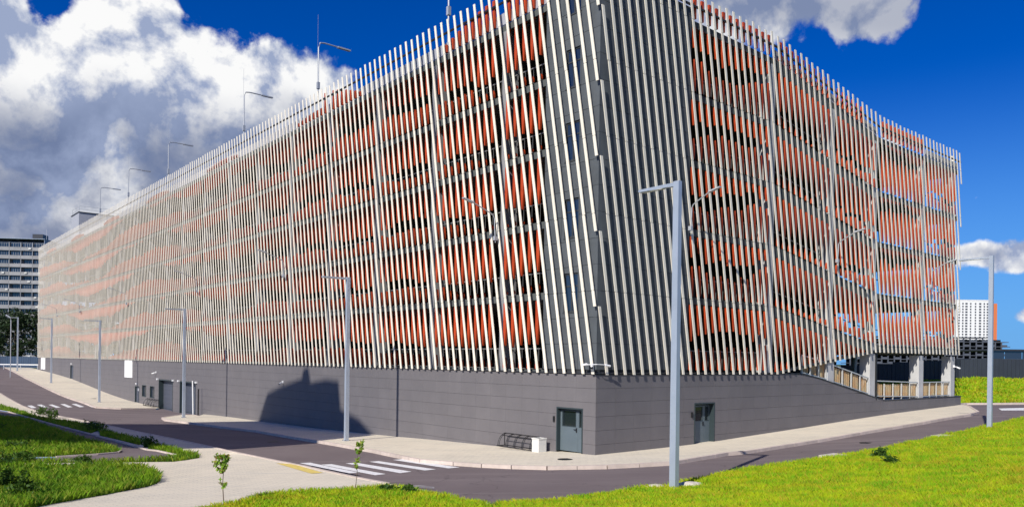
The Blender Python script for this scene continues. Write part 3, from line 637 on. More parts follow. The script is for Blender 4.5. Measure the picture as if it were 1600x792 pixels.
# deck railings: handrail per deck, balusters joined
for i,z in enumerate(LV[:-1]):
    r=MB(); r.box(.56,.60,3.5,LLEN-1,z+1.08,z+1.13); r.box(.56,.60,3.5,LLEN-1,z+.14,z+.17)
    r.box(6.5,13.5,.56,.60,z+1.08,z+1.13)
    if i: d=1.85; r.box(25.8,RLEN-.4,.56,.60,z-d+1.08,z-d+1.13); r.hexa([(13.6,.56,z+1.08),(25.7,.56,z-d+1.08),(25.7,.6,z-d+1.08),(13.6,.6,z+1.08)],[(13.6,.56,z+1.13),(25.7,.56,z-d+1.13),(25.7,.6,z-d+1.13),(13.6,.6,z+1.13)])
    B_(r,'handrail','drail')
    r=MB(); t=3.7
    while t<60: r.box(.57,.59,t-.007,t+.007,z+.17,z+1.08); t+=.30
    t=6.6
    while t<13.4: r.box(t-.009,t+.009,.57,.59,z+.1,z+1.08); t+=.3
    B_(r,'balusters','drail',kind='stuff')
# --- grey tiled base
OPL=[(.76,2.41,-.6,1.93),(57.45,62.1,-3,1.58),(50.7,55.3,-3,1.58),(66.6,68.2,-.47,.80),(63.6,65.25,-.47,.78),(69.3,71.0,-3,.60),(103.2,105.1,-3,2.42)]
OPR=[(6.85,8.50,-.6,2.03)]
mb=MB()
for r in subtract((.05,LLEN,-3,3.44),OPL): mb.box(.04,.34,r[0],r[1],r[2],r[3])
for r in subtract((.05,16.5,-3,3.44),OPR): mb.box(r[0],r[1],.04,.34,r[2],r[3])
tt=[16.5,18.5,20.5,22.5,24.5,26,27,33,39.7]
for a,b in zip(tt,tt[1:]): za,zb=PTOP(a)-.01,PTOP(b)-.01; mb.hexa([(a,.04,-3),(b,.04,-3),(b,.34,-3),(a,.34,-3)],[(a,.04,za),(b,.04,zb),(b,.34,zb),(a,.34,za)])
mb.box(39.4,39.7,.35,9,-3,1.66)
B_(mb,'base_wall','backing')
rowz=[3.42-.6*k for k in range(0,10)]
tiles=[]
def tile(side,c0,c1,z0,z1,ops):
    mb=MB()
    e_=.002 if side=='L' else .006
    for (a,b,c,d) in subtract((c0+e_,c1-e_,z0+.005,z1-.005),ops):
        if side=='L': mb.box(0,.035,a,b,c,d)
        else:
            da,db=min(d,PTOP(a)-.02),min(d,PTOP(b)-.02)
            if max(da,db)<=c+.03: continue
            da,db=max(da,c+.01),max(db,c+.01)
            mb.hexa([(a,0,c),(b,0,c),(b,.035,c),(a,.035,c)],[(a,0,da),(b,0,db),(b,.035,db),(a,.035,da)])
    return mb
near=[];far=MB()
def gl(side,t): x,y=BW(0,t) if side=='L' else BW(t,0); return T(x,y)
for k in range(0,110):
    c0,c1=.003+k*1.2,min(.003+(k+1)*1.2,LLEN)
    for z1 in rowz:
        if z1<gl('L',c0)-.02: continue
        mb=tile('L',c0,c1,z1-.6,z1,OPL)
        if mb.v: near.append((c0,mb))
for k in range(0,33):
    c0,c1=.038+k*1.2,min(.038+(k+1)*1.2,39.74)
    for z1 in rowz:
        if z1<gl('R',c0)-.1: continue
        mb=tile('R',c0,c1,z1-.6,z1,OPR)
        if mb.v: near.append((c0*.7,mb))
near.sort(key=lambda q:q[0])
for i,(c,mb) in enumerate(near):
    if i<299: B_(mb,'base_tile','tile')
    else:
        n=len(far.v); far.v+=mb.v; far.f+=[tuple(q+n for q in f) for f in mb.f]
B_(far,'base_tiles','tile',kind='stuff')
mb=MB(); mb.box(39.705,39.74,.04,9,-3,1.66); B_(mb,'end_tile','tile')
mb=MB(); mb.box(-.05,.30,.0,LLEN,3.445,3.50); mb.box(-.05,14.3,-.05,-.001,3.445,3.50); mb.box(.30,14.3,-.0,.3,3.445,3.50)
for a,b in zip([14.3]+tt,[16.5]+tt[1:]):
    za,zb=PTOP(a)-.01,PTOP(b)-.01; mb.hexa([(a,-.03,za),(b,-.03,zb),(b,.40,zb),(a,.40,za)],[(a,-.03,za+.045),(b,-.03,zb+.045),(b,.40,zb+.045),(a,.40,za+.045)])
B_(mb,'ledge','ledge')
mb=MB().box(39.70,39.78,.41,9,1.65,1.70); B_(mb,'ledge','ledge')
# soffit edge of the fin screen over the entrance
mb=MB(); 
for a,b in ((14.3,18),(18,22),(22,25.8),(25.81,38.9)): mb.hexa([(a,-.02,ZB(a)-.02),(b,-.02,ZB(b)-.02),(b,.5,ZB(b)-.02),(a,.5,ZB(a)-.02)],[(a,-.02,ZB(a)+.10),(b,-.02,ZB(b)+.10),(b,.5,ZB(b)+.10),(a,.5,ZB(a)+.10)])
B_(mb,'entrance_soffit','ledge')
mb=MB().box(25.75,38.6,.8,7.9,4.70,4.95); B_(mb,'entrance_ceiling','slab')
# ramp floor and lower deck behind the entrance balustrades
mb=MB(); mb.hexa([(14,.36,3.0),(26,.36,1.3),(26,7.9,1.3),(14,7.9,3.0)],[(14,.36,3.3),(26,.36,1.6),(26,7.9,1.6),(14,7.9,3.3)]); mb.box(26.01,39.35,.36,16,1.3,1.6); B_(mb,'entrance_deck','deck')
# balustrades
def balustrade(t0,t1,n):
    fr=MB(); zt=lambda t:PTOP(t)+1.12
    fr.hexa([(t0,.10,zt(t0)-.05),(t1,.10,zt(t1)-.05),(t1,.16,zt(t1)-.05),(t0,.16,zt(t0)-.05)],[(t0,.10,zt(t0)+.02),(t1,.10,zt(t1)+.02),(t1,.16,zt(t1)+.02),(t0,.16,zt(t0)+.02)])
    zb=lambda t:PTOP(t)+.10
    fr.hexa([(t0,.10,zb(t0)),(t1,.10,zb(t1)),(t1,.16,zb(t1)),(t0,.16,zb(t0))],[(t0,.10,zb(t0)+.06),(t1,.10,zb(t1)+.06),(t1,.16,zb(t1)+.06),(t0,.16,zb(t0)+.06)])
    b=B_(fr,'balustrade','rail')
    for k in range(n+1):
        t=t0+(t1-t0)*k/n; MB().box(t-.028,t+.028,.09,.165,PTOP(t)+.03,zt(t)-.05).build('post',M['rail'],b)
    for k in range(n):
        a=t0+(t1-t0)*k/n+.05; e=t0+(t1-t0)*(k+1)/n-.05; mb=MB(); m_=10
        for q in range(m_):
            s0,s1=a+(e-a)*q/m_,a+(e-a)*(q+1)/m_-.012; dd=.19+(.025 if q%2 else 0)
            mb.hexa([(s0,dd,zb(s0)+.07),(s1,dd,zb(s1)+.07),(s1,dd+.02,zb(s1)+.07),(s0,dd+.02,zb(s0)+.07)],[(s0,dd,zt(s0)-.09),(s1,dd,zt(s1)-.09),(s1,dd+.02,zt(s1)-.09),(s0,dd+.02,zt(s0)-.09)])
        mb.build('infill_panel',M['brownpanel'],b)
balustrade(16.9,19.7,3); balustrade(20.5,25.0,4); balustrade(25.95,32.3,5); balustrade(33.1,37.8,4)
B_(MB().box(25.78,25.90,-.01,.30,1.72,4.83),'downpipe','darkrail')
# --- doors
def leafdoor(side,t0,t1,z0,z1,leafsplit,rec=.22,hinge=0):
    P=(lambda x0,x1,y0,y1,a,b:(y0,y1,x0,x1,a,b)) if side=='L' else (lambda x0,x1,y0,y1,a,b:(x0,x1,y0,y1,a,b))
    f=MB(); f.box(*P(t0,t0+.06,-.02,rec,z0,z1)); f.box(*P(t1-.06,t1,-.02,rec,z0,z1)); f.box(*P(t0+.06,t1-.06,-.02,rec,z1-.06,z1)); f.box(*P(t0-.02,t1+.02,rec+.08,rec+.10,z0,z1))
    fr=B_(f,'door_frame','tealdark')
    leaves=[(t0+.06,leafsplit-.004),(leafsplit+.004,t1-.06)]
    for j,(a,b) in enumerate(leaves):
        l=MB(); y0,y1=rec-.03,rec+.03; gz0,gz1=z0+1.12,z0+1.78
        wa,wb=(a+.14,b-.14) if b-a>.6 else (a+.08,b-.09)
        for r in subtract((a,b,z0+.01,z1-.16),[(wa,wb,gz0,gz1)]): l.box(*P(r[0],r[1],y0,y1,r[2],r[3]))
        dl=B_(l,'door','teal')
        MB().box(*P(wa+.002,wb-.002,rec-.01,rec+.01,gz0+.002,gz1-.002)).build('pane',M['glass'],dl)
        g_=MB(); 
        for r in ((wa-.025,wb+.025,gz0-.025,gz0-.001),(wa-.025,wb+.025,gz1+.001,gz1+.025),(wa-.025,wa-.001,gz0,gz1),(wb+.001,wb+.025,gz0,gz1)): g_.box(*P(r[0],r[1],y0-.012,y0-.001,r[2],r[3]))
        g_.build('glazing_bead',M['tealdark'],dl)
        if b-a>.6:
            hx=a+.08 if leaves[0]!=(a,b) else b-.08
            h=MB(); h.box(*P(hx-.03,hx+.03,y0-.02,y0-.001,z0+.86,z0+1.06)); h.box(*P(min(hx,hx+hinge),max(hx,hx+hinge),y0-.07,y0-.045,z0+.98,z0+1.005)); h.box(*P(hx-.012,hx+.012,y0-.07,y0-.02,z0+.98,z0+1.005)); h.build('handle',M['black'],dl)
    B_(MB().box(*P(t0+.06,t1-.06,rec-.02,rec+.02,z1-.155,z1-.065)),'door_transom','tealdark')
leafdoor('L',.76,2.41,-.02,1.93,1.24,hinge=.13)
leafdoor('R',6.85,8.50,.02,2.03,8.0,rec=.30,hinge=-.13)
for side,bx in (('L',(-.06,0,2.52,2.60,1.25,1.50)),('R',(6.60,6.70,-.06,0,1.35,1.60))):
    B_(MB().box(*bx),'door_intercom','black')
for t0,t1,n in ((57.45,62.1,0),(50.7,55.3,1)):
    z0=gl('L',(t0+t1)/2)-.1; fr=MB(); fr.box(-.02,.55,t0,t0+.08,z0-.5,1.58); fr.box(-.02,.55,t1-.08,t1,z0-.5,1.58); fr.box(-.02,.55,t0+.08,t1-.08,1.48,1.58); B_(fr,'garage_door_frame','tealdark')
    s=MB(); zz=z0-.2; 
    while zz<1.46: s.box(.45,.50,t0+.08,t1-.08,zz,min(zz+.43,1.47)); zz+=.44
    s.box(.505,.53,t0+.08,t1-.08,z0-.5,1.47); sd=B_(s,'garage_door','shutter')
    for tl in (t0-.25,t1+.25): B_(MB().box(-.16,0,tl-.10,tl+.10,1.50,1.66),'door_lamp','white')
def wallwin(t0,t1,z0,z1):
    f=MB(); f.box(-.01,.20,t0,t0+.07,z0,z1); f.box(-.01,.20,t1-.07,t1,z0,z1); f.box(-.01,.20,t0+.07,t1-.07,z1-.07,z1); f.box(-.01,.20,t0+.07,t1-.07,z0,z0+.07)
    f.box(.11,.16,(t0+t1)/2-.03,(t0+t1)/2+.03,z0+.07,z1-.07); wd=B_(f,'base_window','tealdark'); MB().box(.13,.14,t0+.07,t1-.07,z0+.07,z1-.07).build('pane',M['bluglass'],wd)
wallwin(66.6,68.2,-.47,.80); wallwin(63.6,65.25,-.47,.78)
for t0,t1,zt in ((69.3,71.0,.60),(103.2,105.1,2.42)):
    z0=gl('L',(t0+t1)/2); f=MB(); f.box(-.01,.3,t0,t0+.08,z0-.3,zt); f.box(-.01,.3,t1-.08,t1,z0-.3,zt); f.box(-.01,.3,t0+.08,t1-.08,zt-.08,zt); fd=B_(f,'door_frame','tealdark')
    d=B_(MB().box(.14,.2,t0+.08,t1-.08,z0-.3,zt-.08),'door','shutter'); MB().box(.08,.13,t0+.25,t0+.31,z0+.9,z0+1.05).build('handle',M['black'],d)
    B_(MB().box(-.16,0,(t0+t1)/2-.1,(t0+t1)/2+.1,zt+.18,zt+.34),'door_lamp','white')
B_(MB().box(.128,.139,69.9,70.25,.05,.35),'door_notice','white')
B_(MB().box(-.09,0,49.83,49.93,-1.6,1.0),'downpipe','darkrail')
B_(MB().box(-.10,0,72.0,75.1,1.46,3.43),'wall_sign','white'); B_(MB().box(-.10,0,124.4,127.8,1.5,3.43),'wall_sign','white')
# cameras on the wall
def wallcam(x,y,z,dx,dy,L_=.22):
    c=MB(); c.box(x-.05,x+.05,y-.05,y+.05,z-.05,z+.12); c.tube([(x,y,z),(x+dx*.25,y+dy*.25,z-.02)],.03); k=B_(c,'security_camera','white')
    MB().tube([(x+dx*.2,y+dy*.2,z-.05),(x+dx*(.2+L_),y+dy*(.2+L_),z-.13)],.055,8).build('camera_body',M['white'],k); MB().tube([(x+dx*(.2+L_),y+dy*(.2+L_),z-.13),(x+dx*(.215+L_),y+dy*(.215+L_),z-.133)],.055,8).build('camera_lens',M['black'],k)
wallcam(-.06,62.9,2.25,-.8,.5,.25); wallcam(-.06,31.55,2.15,-.9,-.3,.15); wallcam(38.3,.0,3.9,.3,-.9)
c=MB(); c.box(-.30,-.22,.30,.36,3.80,3.87); c.tube([(-.26,.33,3.84),(-.30,-.30,3.86)],.018); c.tube([(-.30,-.30,3.86),(.30,-.34,3.84)],.018); k=B_(c,'security_camera','white')
for p,q in (((-.30,.25,3.86),(-.33,.48,3.82)),((-.30,-.1,3.84),(-.52,-.22,3.79)),((.2,-.33,3.83),(.46,-.37,3.79))): MB().tube([p,q],.05,8).build('camera_body',M['white'],k)
MB().box(-.33,-.25,-.05,.12,3.66,3.80).build('junction_box',M['black'],k)
# bracket lamps on the face
def bracket(side,t,zb,zt,reach):
    f=(lambda d,q:( -d,t+q)) if side=='L' else (lambda d,q:(t+q,-d))
    pts=[(*f(.36,0),zb),(*f(.42,0),zb+.8),(*f(.43,0),zt-.75),(*f(.50,0),zt-.62),(*f(.64,0),zt-.53),(*f(reach-.55,0),zt-.13)]
    b=MB().tube(pts,.028,6); b.box(*((-.45,-.28,t-.07,t+.07,zb+.1,zb+.3) if side=='L' else (t-.07,t+.07,-.45,-.28,zb+.1,zb+.3)))
    br=B_(b,'bracket_lamp','polehead')
    a=Vector((*f(reach-.6,0),zt-.145)); e=Vector((*f(reach,0),zt)); w2=Vector((0,.11,0)) if side=='L' else Vector((.11,0,0)); u=Vector((0,0,.04))
    MB().hexa([tuple(a-w2-u),tuple(e-w2*.7-u),tuple(e+w2*.7-u),tuple(a+w2-u)],[tuple(a-w2*.8+u),tuple(e-w2*.6+u*.3),tuple(e+w2*.6+u*.3),tuple(a+w2*.8+u)]).build('lamp_head',M['polehead'],br)
for t in (6.5,30.9,49.6,73.6,97.6,113.2): bracket('L',t,9.7,11.6,2.35)
for t,z in ((5.9,12.0),(19.9,11.75),(33.1,11.2)): bracket('R',t,z-1.9,z,2.0)
# --- roof: lamps, stair box
def rooflamp(t):
    p=MB().tube([(2,t,20.3),(2,t,24.2),(2,t,27.0),(2.12,t,27.35),(2.5,t,27.42),(3.6,t,27.42)],.05,6); p.tube([(1.93,t,20.3),(1.93,t,29.4)],.009,4); p.box(1.9,2.1,t-.1,t+.1,23.9,24.4)
    r=B_(p,'roof_lamp','polehead'); MB().box(3.55,4.6,t-.12,t+.12,27.36,27.46).build('lamp_head',M['polehead'],r)
for t in (14.0,30.6,45.0,66.6,82.8,97.4): rooflamp(t)
mb=MB().box(3,12,116,121.5,20.3,26.6); sb=B_(mb,'roof_stairhouse','parapet')
r=MB(); 
for z in (27.1,27.6): r.tube([(3.1,121.4,z),(3.1,116.1,z),(11.9,116.1,z)],.03,4)
for x,y in ((3.1,121.4),(3.1,118.7),(3.1,116.1),(6,116.1),(9,116.1),(11.9,116.1)): r.tube([(x,y,26.6),(x,y,27.65)],.03,4)
r.build('roof_railing',M['rail'],sb); MB().box(2.9,12.1,115.9,121.6,26.55,26.68).build('roof_cap',M['ledge'],sb)
print('fins',nf)
# ------------------------------------------------------------ street lamps
def lamp(x,y,dx,dy,L_,label,group='square steel street lamps around the garage',h=8.7):
    z=T(x,y); rz=math.atan2(dy,dx); r=empty('street_lamp',(x,y,z),rz,label=label,cat='street lamp',group=group)
    MB().hexa([(-.105,-.085,-.1),(.105,-.085,-.1),(.105,.085,-.1),(-.105,.085,-.1)],[(-.095,-.075,h),(.095,-.075,h),(.095,.075,h),(-.095,.075,h)]).build('pole',M['pole'],r)
    MB().box(.096,.30,-.05,.05,h-.13,h-.03).build('arm',M['pole'],r)
    hd=MB().hexa([(.30,-.06,h-.125),(L_,-.10,h-.12),(L_,.10,h-.12),(.30,.06,h-.125)],[(.30,-.06,h-.03),(L_,-.10,h-.05),(L_,.10,h-.05),(.30,.06,h-.03)]).build('lamp_head',M['pole'],r)
    MB().box(.5,L_-.06,-.07,.07,h-.135,h-.126).build('lamp_lens',M['lens'],hd)
    MB().box(-.17,.17,-.15,.15,-.1,.02).build('base_plate',M['polehead'],r)
    MB().box(-.055,.055,-.105,-.09,.9,1.3).build('service_hatch',M['polehead'],r)
    for sx in (-.14,.14):
        for sy in (-.12,.12): MB().tube([(sx,sy,.021),(sx,sy,.06)],.018,6).build('bolt',M['darkrail'],r)
    return r
NG='near grass bank'
lamp(4.60,21.95,dL.x,dL.y,1.35,'nearest street lamp, standing in the grass bank in front of the building corner')
lamp(24.1,39.3,dL.x,dL.y,1.5,'street lamp in the grass right of the building, beside the far towers')
for (x,y),lb in zip([(-8.78,41.58),(-26.2,62.37),(-43.78,82.84),(-61.98,104.98),(-80.2,126.5)],
   ['street lamp in front of the tiled wall, between corner door and garage doors','street lamp standing in front of the second garage door on the pavement island','street lamp beside the far left zebra crossing on the wall side pavement','street lamp near the far end of the building, second from the left edge','farthest street lamp, beyond the end of the building before the dark trees']):
    lamp(x,y,-dR.x,-dR.y,1.5,lb)
p=MB().tube([(0,0,-.1),(0,0,8.0),(.2,0,8.5),(1.4,0,8.9)],.06,6); o=p.build('park_lamp',M['polehead'],None,(-72,112,T(-72,112)),(0,0,2.6),label='thin curved lamp post in front of the dark trees at the far left',cat='street lamp')
for (x,y,s) in ((4.15,22.4,.34),(5.15,22.5,.40),(5.45,22.8,.22)):
    v=[];bm=bmesh.new(); bmesh.ops.create_icosphere(bm,subdivisions=2,radius=1)
    for q in bm.verts: q.co=Vector((q.co.x*s,q.co.y*s*.7,q.co.z*s*.42))*random.uniform(.9,1.08)
    me=bpy.data.meshes.new('stone'); bm.to_mesh(me); bm.free(); me.materials.append(M['stone'])
    obj('stone',me,None,(x,y,T(x,y)+.03),label={.34:'pale concrete lump left of the nearest lamp foot',.40:'larger pale concrete lump right of the nearest lamp foot',.22:'small pale lump half hidden in grass right of the nearest lamp'}[s],cat='stone')
for (x,y,lb) in ((11.9,28.6,'flat pale concrete slab at the grass edge, middle of the bank'),(19.8,35.7,'flat pale manhole slab in the grass near the right street lamp')):
    MB().box(-.55,.55,-.35,.35,-.1,.10).build('concrete_slab',M['stone'],None,(x,y,T(x,y)),(0,0,.7),label=lb,cat='slab')
for (x,y,lb,off) in ((-47.5,88.6,'dark round manhole cover on the far pavement by the wall',.004),(2.2,31.6,'round manhole cover on the pavement below the building corner',.004),(-13.0,42.6,'round manhole cover in the shaded road in front of the stepped shadow',-.115),(16.5,36.2,'round manhole cover in the road right of the nearest lamp',-.115)):
    mb=MB(); mb.prism([(.31*math.cos(q*PI/12),.31*math.sin(q*PI/12)) for q in range(24)],-.05,.008)
    for q in range(-3,4): mb.box(-.02+q*.075,.02+q*.075,-.18,.18,.0085,.014)
    mb.build('manhole_cover',M['darkrail'],None,(x,y,T(x,y)+off),(0,0,.6),label=lb,cat='manhole cover')
# ------------------------------------------------------------ bicycle racks and bin
def rack(t0,t1,d,n,label,hgt=.62):
    x,y=BW(-d,(t0+t1)/2); r=empty('bicycle_rack',(x,y,max(T(*BW(-d,t0)),T(*BW(-d,t1)))+.01),ALPHA,label=label,cat='bicycle rack',group='black hooped bicycle racks by the wall')
    W_=(t1-t0)/2; f=MB(); f.tube([(-.28,-W_,.03),(.28,-W_,.03),(.28,W_,.03),(-.28,W_,.03),(-.28,-W_,.03)],.022,5); f.tube([(.20,-W_,.03),(.20,-W_,hgt),(.20,W_,hgt),(.20,W_,.03)],.022,5); f.tube([(.06,-W_,hgt*.83),(.06,W_,hgt*.83)],.018,5); f.build('frame',M['darkrail'],r)
    for k in range(n):
        for o_ in (-.05,.05):
            y_=-W_+.12+(2*W_-.24)*k/(n-1)+o_; pts=[(.20-.48*math.sin(a),y_,.03+(hgt-.03)*math.cos(a)) for a in np.linspace(0,PI/2,8)]
            MB().tube(pts,.015,5).build('hoop',M['darkrail'],r)
rack(3.25,5.75,.45,5,'black steel bicycle rack left of the white bin near the corner door')
rack(61.6,65.4,.35,5,'black steel bicycle rack below the two small windows at the far left',.75)
x,y=BW(-.55,2.95); zb=T(x,y); r=empty('litter_bin',(x,y,zb),ALPHA,label='square white stone litter bin between the bicycle rack and the corner door',cat='litter bin')
r.scale=(.85,.85,.87); b=MB().box(-.27,.27,-.27,.27,-.05,.66); b.box(-.29,.29,-.29,-.22,.661,.72); b.box(-.29,.29,.22,.29,.661,.72); b.box(-.29,-.22,-.219,.219,.661,.72); b.box(.22,.29,-.219,.219,.661,.72); b.build('bin_body',M['offwhite'],r)
MB().box(-.215,.215,-.215,.215,.60,.69).build('bin_liner',M['black'],r)
# barrier arm standing open at the second garage door
x,y=BW(-.9,48.6); MB().tube([(0,0,0),(-.1,.05,3.0)],.055,6).build('barrier_arm',M['white'],None,(x,y,T(x,y)),label='thin raised white barrier pole in front of the second garage door',cat='barrier')
# ------------------------------------------------------------ foliage
def leaves(centres,size,name,m,parent,asp=1.8):
    c=np.array(centres); n=len(c); V=np.empty((n,4,3)); u=rng.normal(size=(n,3)); u/=np.linalg.norm(u,axis=1)[:,None]; w_=rng.normal(size=(n,3)); v=np.cross(u,w_); v/=np.linalg.norm(v,axis=1)[:,None]
    s=size*rng.uniform(.6,1.3,n)[:,None]; V[:,0]=c-u*s*asp*.5; V[:,1]=c-v*s*.4; V[:,2]=c+u*s*asp*.5; V[:,3]=c+v*s*.4
    me=bpy.data.meshes.new(name); me.from_pydata(V.reshape(-1,3).tolist(),[],(np.arange(n)[:,None]*4+np.arange(4)).tolist())
    at=me.attributes.new('tone','FLOAT','POINT'); at.data.foreach_set('value',np.repeat(rng.uniform(0,1,n),4).astype(np.float32)); me.materials.append(m); return obj(name,me,parent)
def sapling(x,y,h,crown,label,lean=.06):
    z=T(x,y); r=empty('sapling',(x,y,z),label=label,cat='young tree',group='young staked rowan saplings'); st=[(0,0,-.05),(lean*.4,.01,h*.35),(lean*.2,0,h*.6),(lean,.02,h*.95)]
    s=MB().tube(st,.016,5,.006); 
    C=[]
    for (cz,cr,nn) in crown:
        for k in range(nn):
            a=random.uniform(0,2*PI); bx,by,bz=lean*cz+cr*math.cos(a),cr*math.sin(a),h*cz+random.uniform(-.04,.10)*h; s.tube([(lean*cz*.7,0,h*cz-.08),(bx,by,bz)],.004,4)
            for q in range(9):
                f=q/8; C.append((lean*cz*.7+(bx-lean*cz*.7)*f+random.uniform(-.03,.03),by*f+random.uniform(-.03,.03),(h*cz-.08)+(bz-h*cz+.08)*f+random.uniform(-.03,.03)))
    s.build('trunk',M['bark'],r); leaves(C*2,.062,'crown',M['sapleaf'],r,2.2)
sapling(-7.54,20.55,1.38,((.92,.15,7),(.80,.20,9),(.66,.20,8),(.36,.10,3)),'young rowan sapling with a bushy leaf tuft on the plaza side, left one',-.12)
sapling(-4.65,23.35,1.45,((.97,.10,5),(.82,.14,5),(.62,.08,2),(.48,.06,2)),'thin young sapling with few leaves in front of the zebra crossing',.14)
def weed(x,y,rad,h,label,n=420):
    z=T(x,y); r=empty('weed_bush',(x,y,z),label=label,cat='bush',group='dark weed clumps in the grass'); C=[];s=MB()
    for k in range(16):
        a=random.uniform(0,2*PI); q=rad*random.uniform(.1,1); hx,hy,hz=q*math.cos(a),q*math.sin(a),h*(1-.5*(q/rad)**2)*random.uniform(.6,1.1); s.tube([(hx*.5,hy*.5,0),(hx,hy,hz)],.008,4)
        for j in range(n//16):
            f=random.uniform(.15,1.05); C.append((hx*(.5+.5*f)+random.gauss(0,.07),hy*(.5+.5*f)+random.gauss(0,.07),hz*f+random.gauss(0,.04)))
    s.build('stem',M['weed'],r); leaves(C,.075,'foliage',M['weed'],r,2)
for a in ((-14.6,22.3,.85,.75,'large dark weed clump in the bottom left corner',900),(-13.4,21.4,.5,.5,'smaller weed clump beside the large one in the bottom left corner'),(-24.8,46.6,.75,.60,'dark weed clump at the tip of the upper grass strip, beside the paved gap'),(-26.2,48.6,.7,.55,'dark weed clump behind the one at the strip tip'),(-17.6,38.0,.45,.6,'small dark weed clump where the grass tip meets the plaza, left of the sunlit slabs'),
  (-36.5,60.5,.6,.7,'weed clump on the far narrow grass strip, left of centre'),(-33.6,57.2,.45,.8,'tall thin weed on the far narrow grass strip, next to the plaza'),(-19.5,31.1,.5,.45,'weed clump on the sunny strip along the lower path'),(-16.9,30.9,.4,.35,'low weed clump right of the other one on the sunny strip'),
  (-26,38.5,.9,.5,'dark weed clump in the middle of the shaded field'),(-22.5,35.6,.7,.45,'weed clump at the lower part of the shaded field'),(-30,44.5,1.0,.6,'wide weed clump at the upper left of the shaded field'),(-19.0,29.3,.6,.55,'weed clump at the top of the bottom left grass patch'),
  (-3.6,22.6,.22,.18,'small green weed in the verge left of the road edge'),(-2.9,22.2,.2,.18,'small green weed in the verge nearest the road'),(13.0,27.4,.25,.35,'dark weed in the sunny bank, nearest the road edge'),(12.2,25.0,.2,.25,'dark weed lower in the sunny bank')):
    weed(*a)
def tree(x,y,h,rad,label,name='dark_tree',n=5200):
    z=T(x,y); r=empty(name,(x,y,z),label=label,cat='tree',group='dark trees behind the far left end'); s=MB().tube([(0,0,-.2),(.1,0,h*.3),(0,.1,h*.75)],.28,8,.08); C=[]
    cl=[(random.uniform(-rad,rad)*.7,random.uniform(-rad,rad)*.7,random.uniform(.18,.9)*h,random.uniform(.25,.5)*rad) for _ in range(22)]
    for (a,b,c,q) in cl: s.tube([(0,0,c*.6),(a*.8,b*.8,c)],.06,5,.02)
    for k in range(n):
        a,b,c,q=random.choice(cl); v=Vector((random.gauss(0,1),random.gauss(0,1),random.gauss(0,.8))).normalized()*q*random.uniform(.6,1.05); C.append((a+v.x,b+v.y,c+v.z))
    s.build('trunk',M['bark'],r); leaves(C,.34,'crown',M['treeleaf'],r,1.5)
for a in ((-79,148,11.5,4.5,'dark leafy tree nearest the end of the building'),(-87,150,11,5,'broad dark tree in the middle of the group at the far left'),(-95,149,12,5,'dark tree at the left edge of the picture'),(-83,157,12.5,4.5,'dark tree standing behind the others at the far left'),(-91,158,12,5,'rear dark tree partly hidden at the far left'),(-102,152,11,5,'dark tree beyond the left edge')):
    tree(*a)
tree(-73.5,150,9,3.6,'low dark tree tight against the end of the building',n=3500)
# ------------------------------------------------------------ fences
def fence(pts,h,pw,m,name,label,cat='fence'):
    a0=pts[0]; r=empty(name,(a0[0],a0[1],T(*a0)),label=label,cat=cat); pm=None
    for a,b in zip(pts,pts[1:]):
        L_=math.dist(a,b); n=max(1,round(L_/pw)); ang=math.atan2(b[1]-a[1],b[0]-a[0])
        for k in range(n):
            q0=(a[0]+(b[0]-a[0])*k/n,a[1]+(b[1]-a[1])*k/n); q1=(a[0]+(b[0]-a[0])*(k+1)/n,a[1]+(b[1]-a[1])*(k+1)/n); w_=math.dist(q0,q1); z=T((q0[0]+q1[0])/2,(q0[1]+q1[1])/2)
            if pm is None:
                mb=MB(); e=w_/12
                mb.box(0,w_,.012,.02,.02,h)
                for j in range(12): mb.box(e*j+.01,e*(j+1)-.01,-.03 if j%2 else -.005,.0115,.0,h)
                pm=mb.mesh('fence_panel',m); pp=MB().box(-.05,.05,.035,.12,-.6,h+.03).mesh('fence_post',M['ledge'])
            o=obj('fence_panel',pm,r,(q0[0]-a0[0],q0[1]-a0[1],z-T(*a0)),(0,0,ang)); p_=obj('fence_post',pp,r,(q0[0]-a0[0],q0[1]-a0[1],z-T(*a0)),(0,0,ang))
M['fencedk']=mat('fence_grey',(.03,.037,.052),.6,var=.1,vs=.6); M['fencebl']=mat('fence_blue',(.035,.065,.12),.6,var=.15,vs=.6)
fence([(22,76),(34,74.5),(46,74),(78,75)],1.95,2.4,M['fencedk'],'metal_fence','dark grey profiled metal fence on the grass slope at the right')
fence([(-112,141),(-74.5,141)],2.0,2.5,M['fencebl'],'blue_fence','blue grey sheet fence in front of the dark trees at the far left')
r=empty('guard_rail',(-90,134,T(-90,134)),label='white horizontal guard rail in front of the blue fence at the far left',cat='railing')
MB().box(-9,14.5,-.04,.04,.62,.78).build('rail',M['white'],r)
for k in range(9): MB().box(-9+k*2.9,-8.9+k*2.9,.05,.12,-.2,.7).build('post',M['polehead'],r)
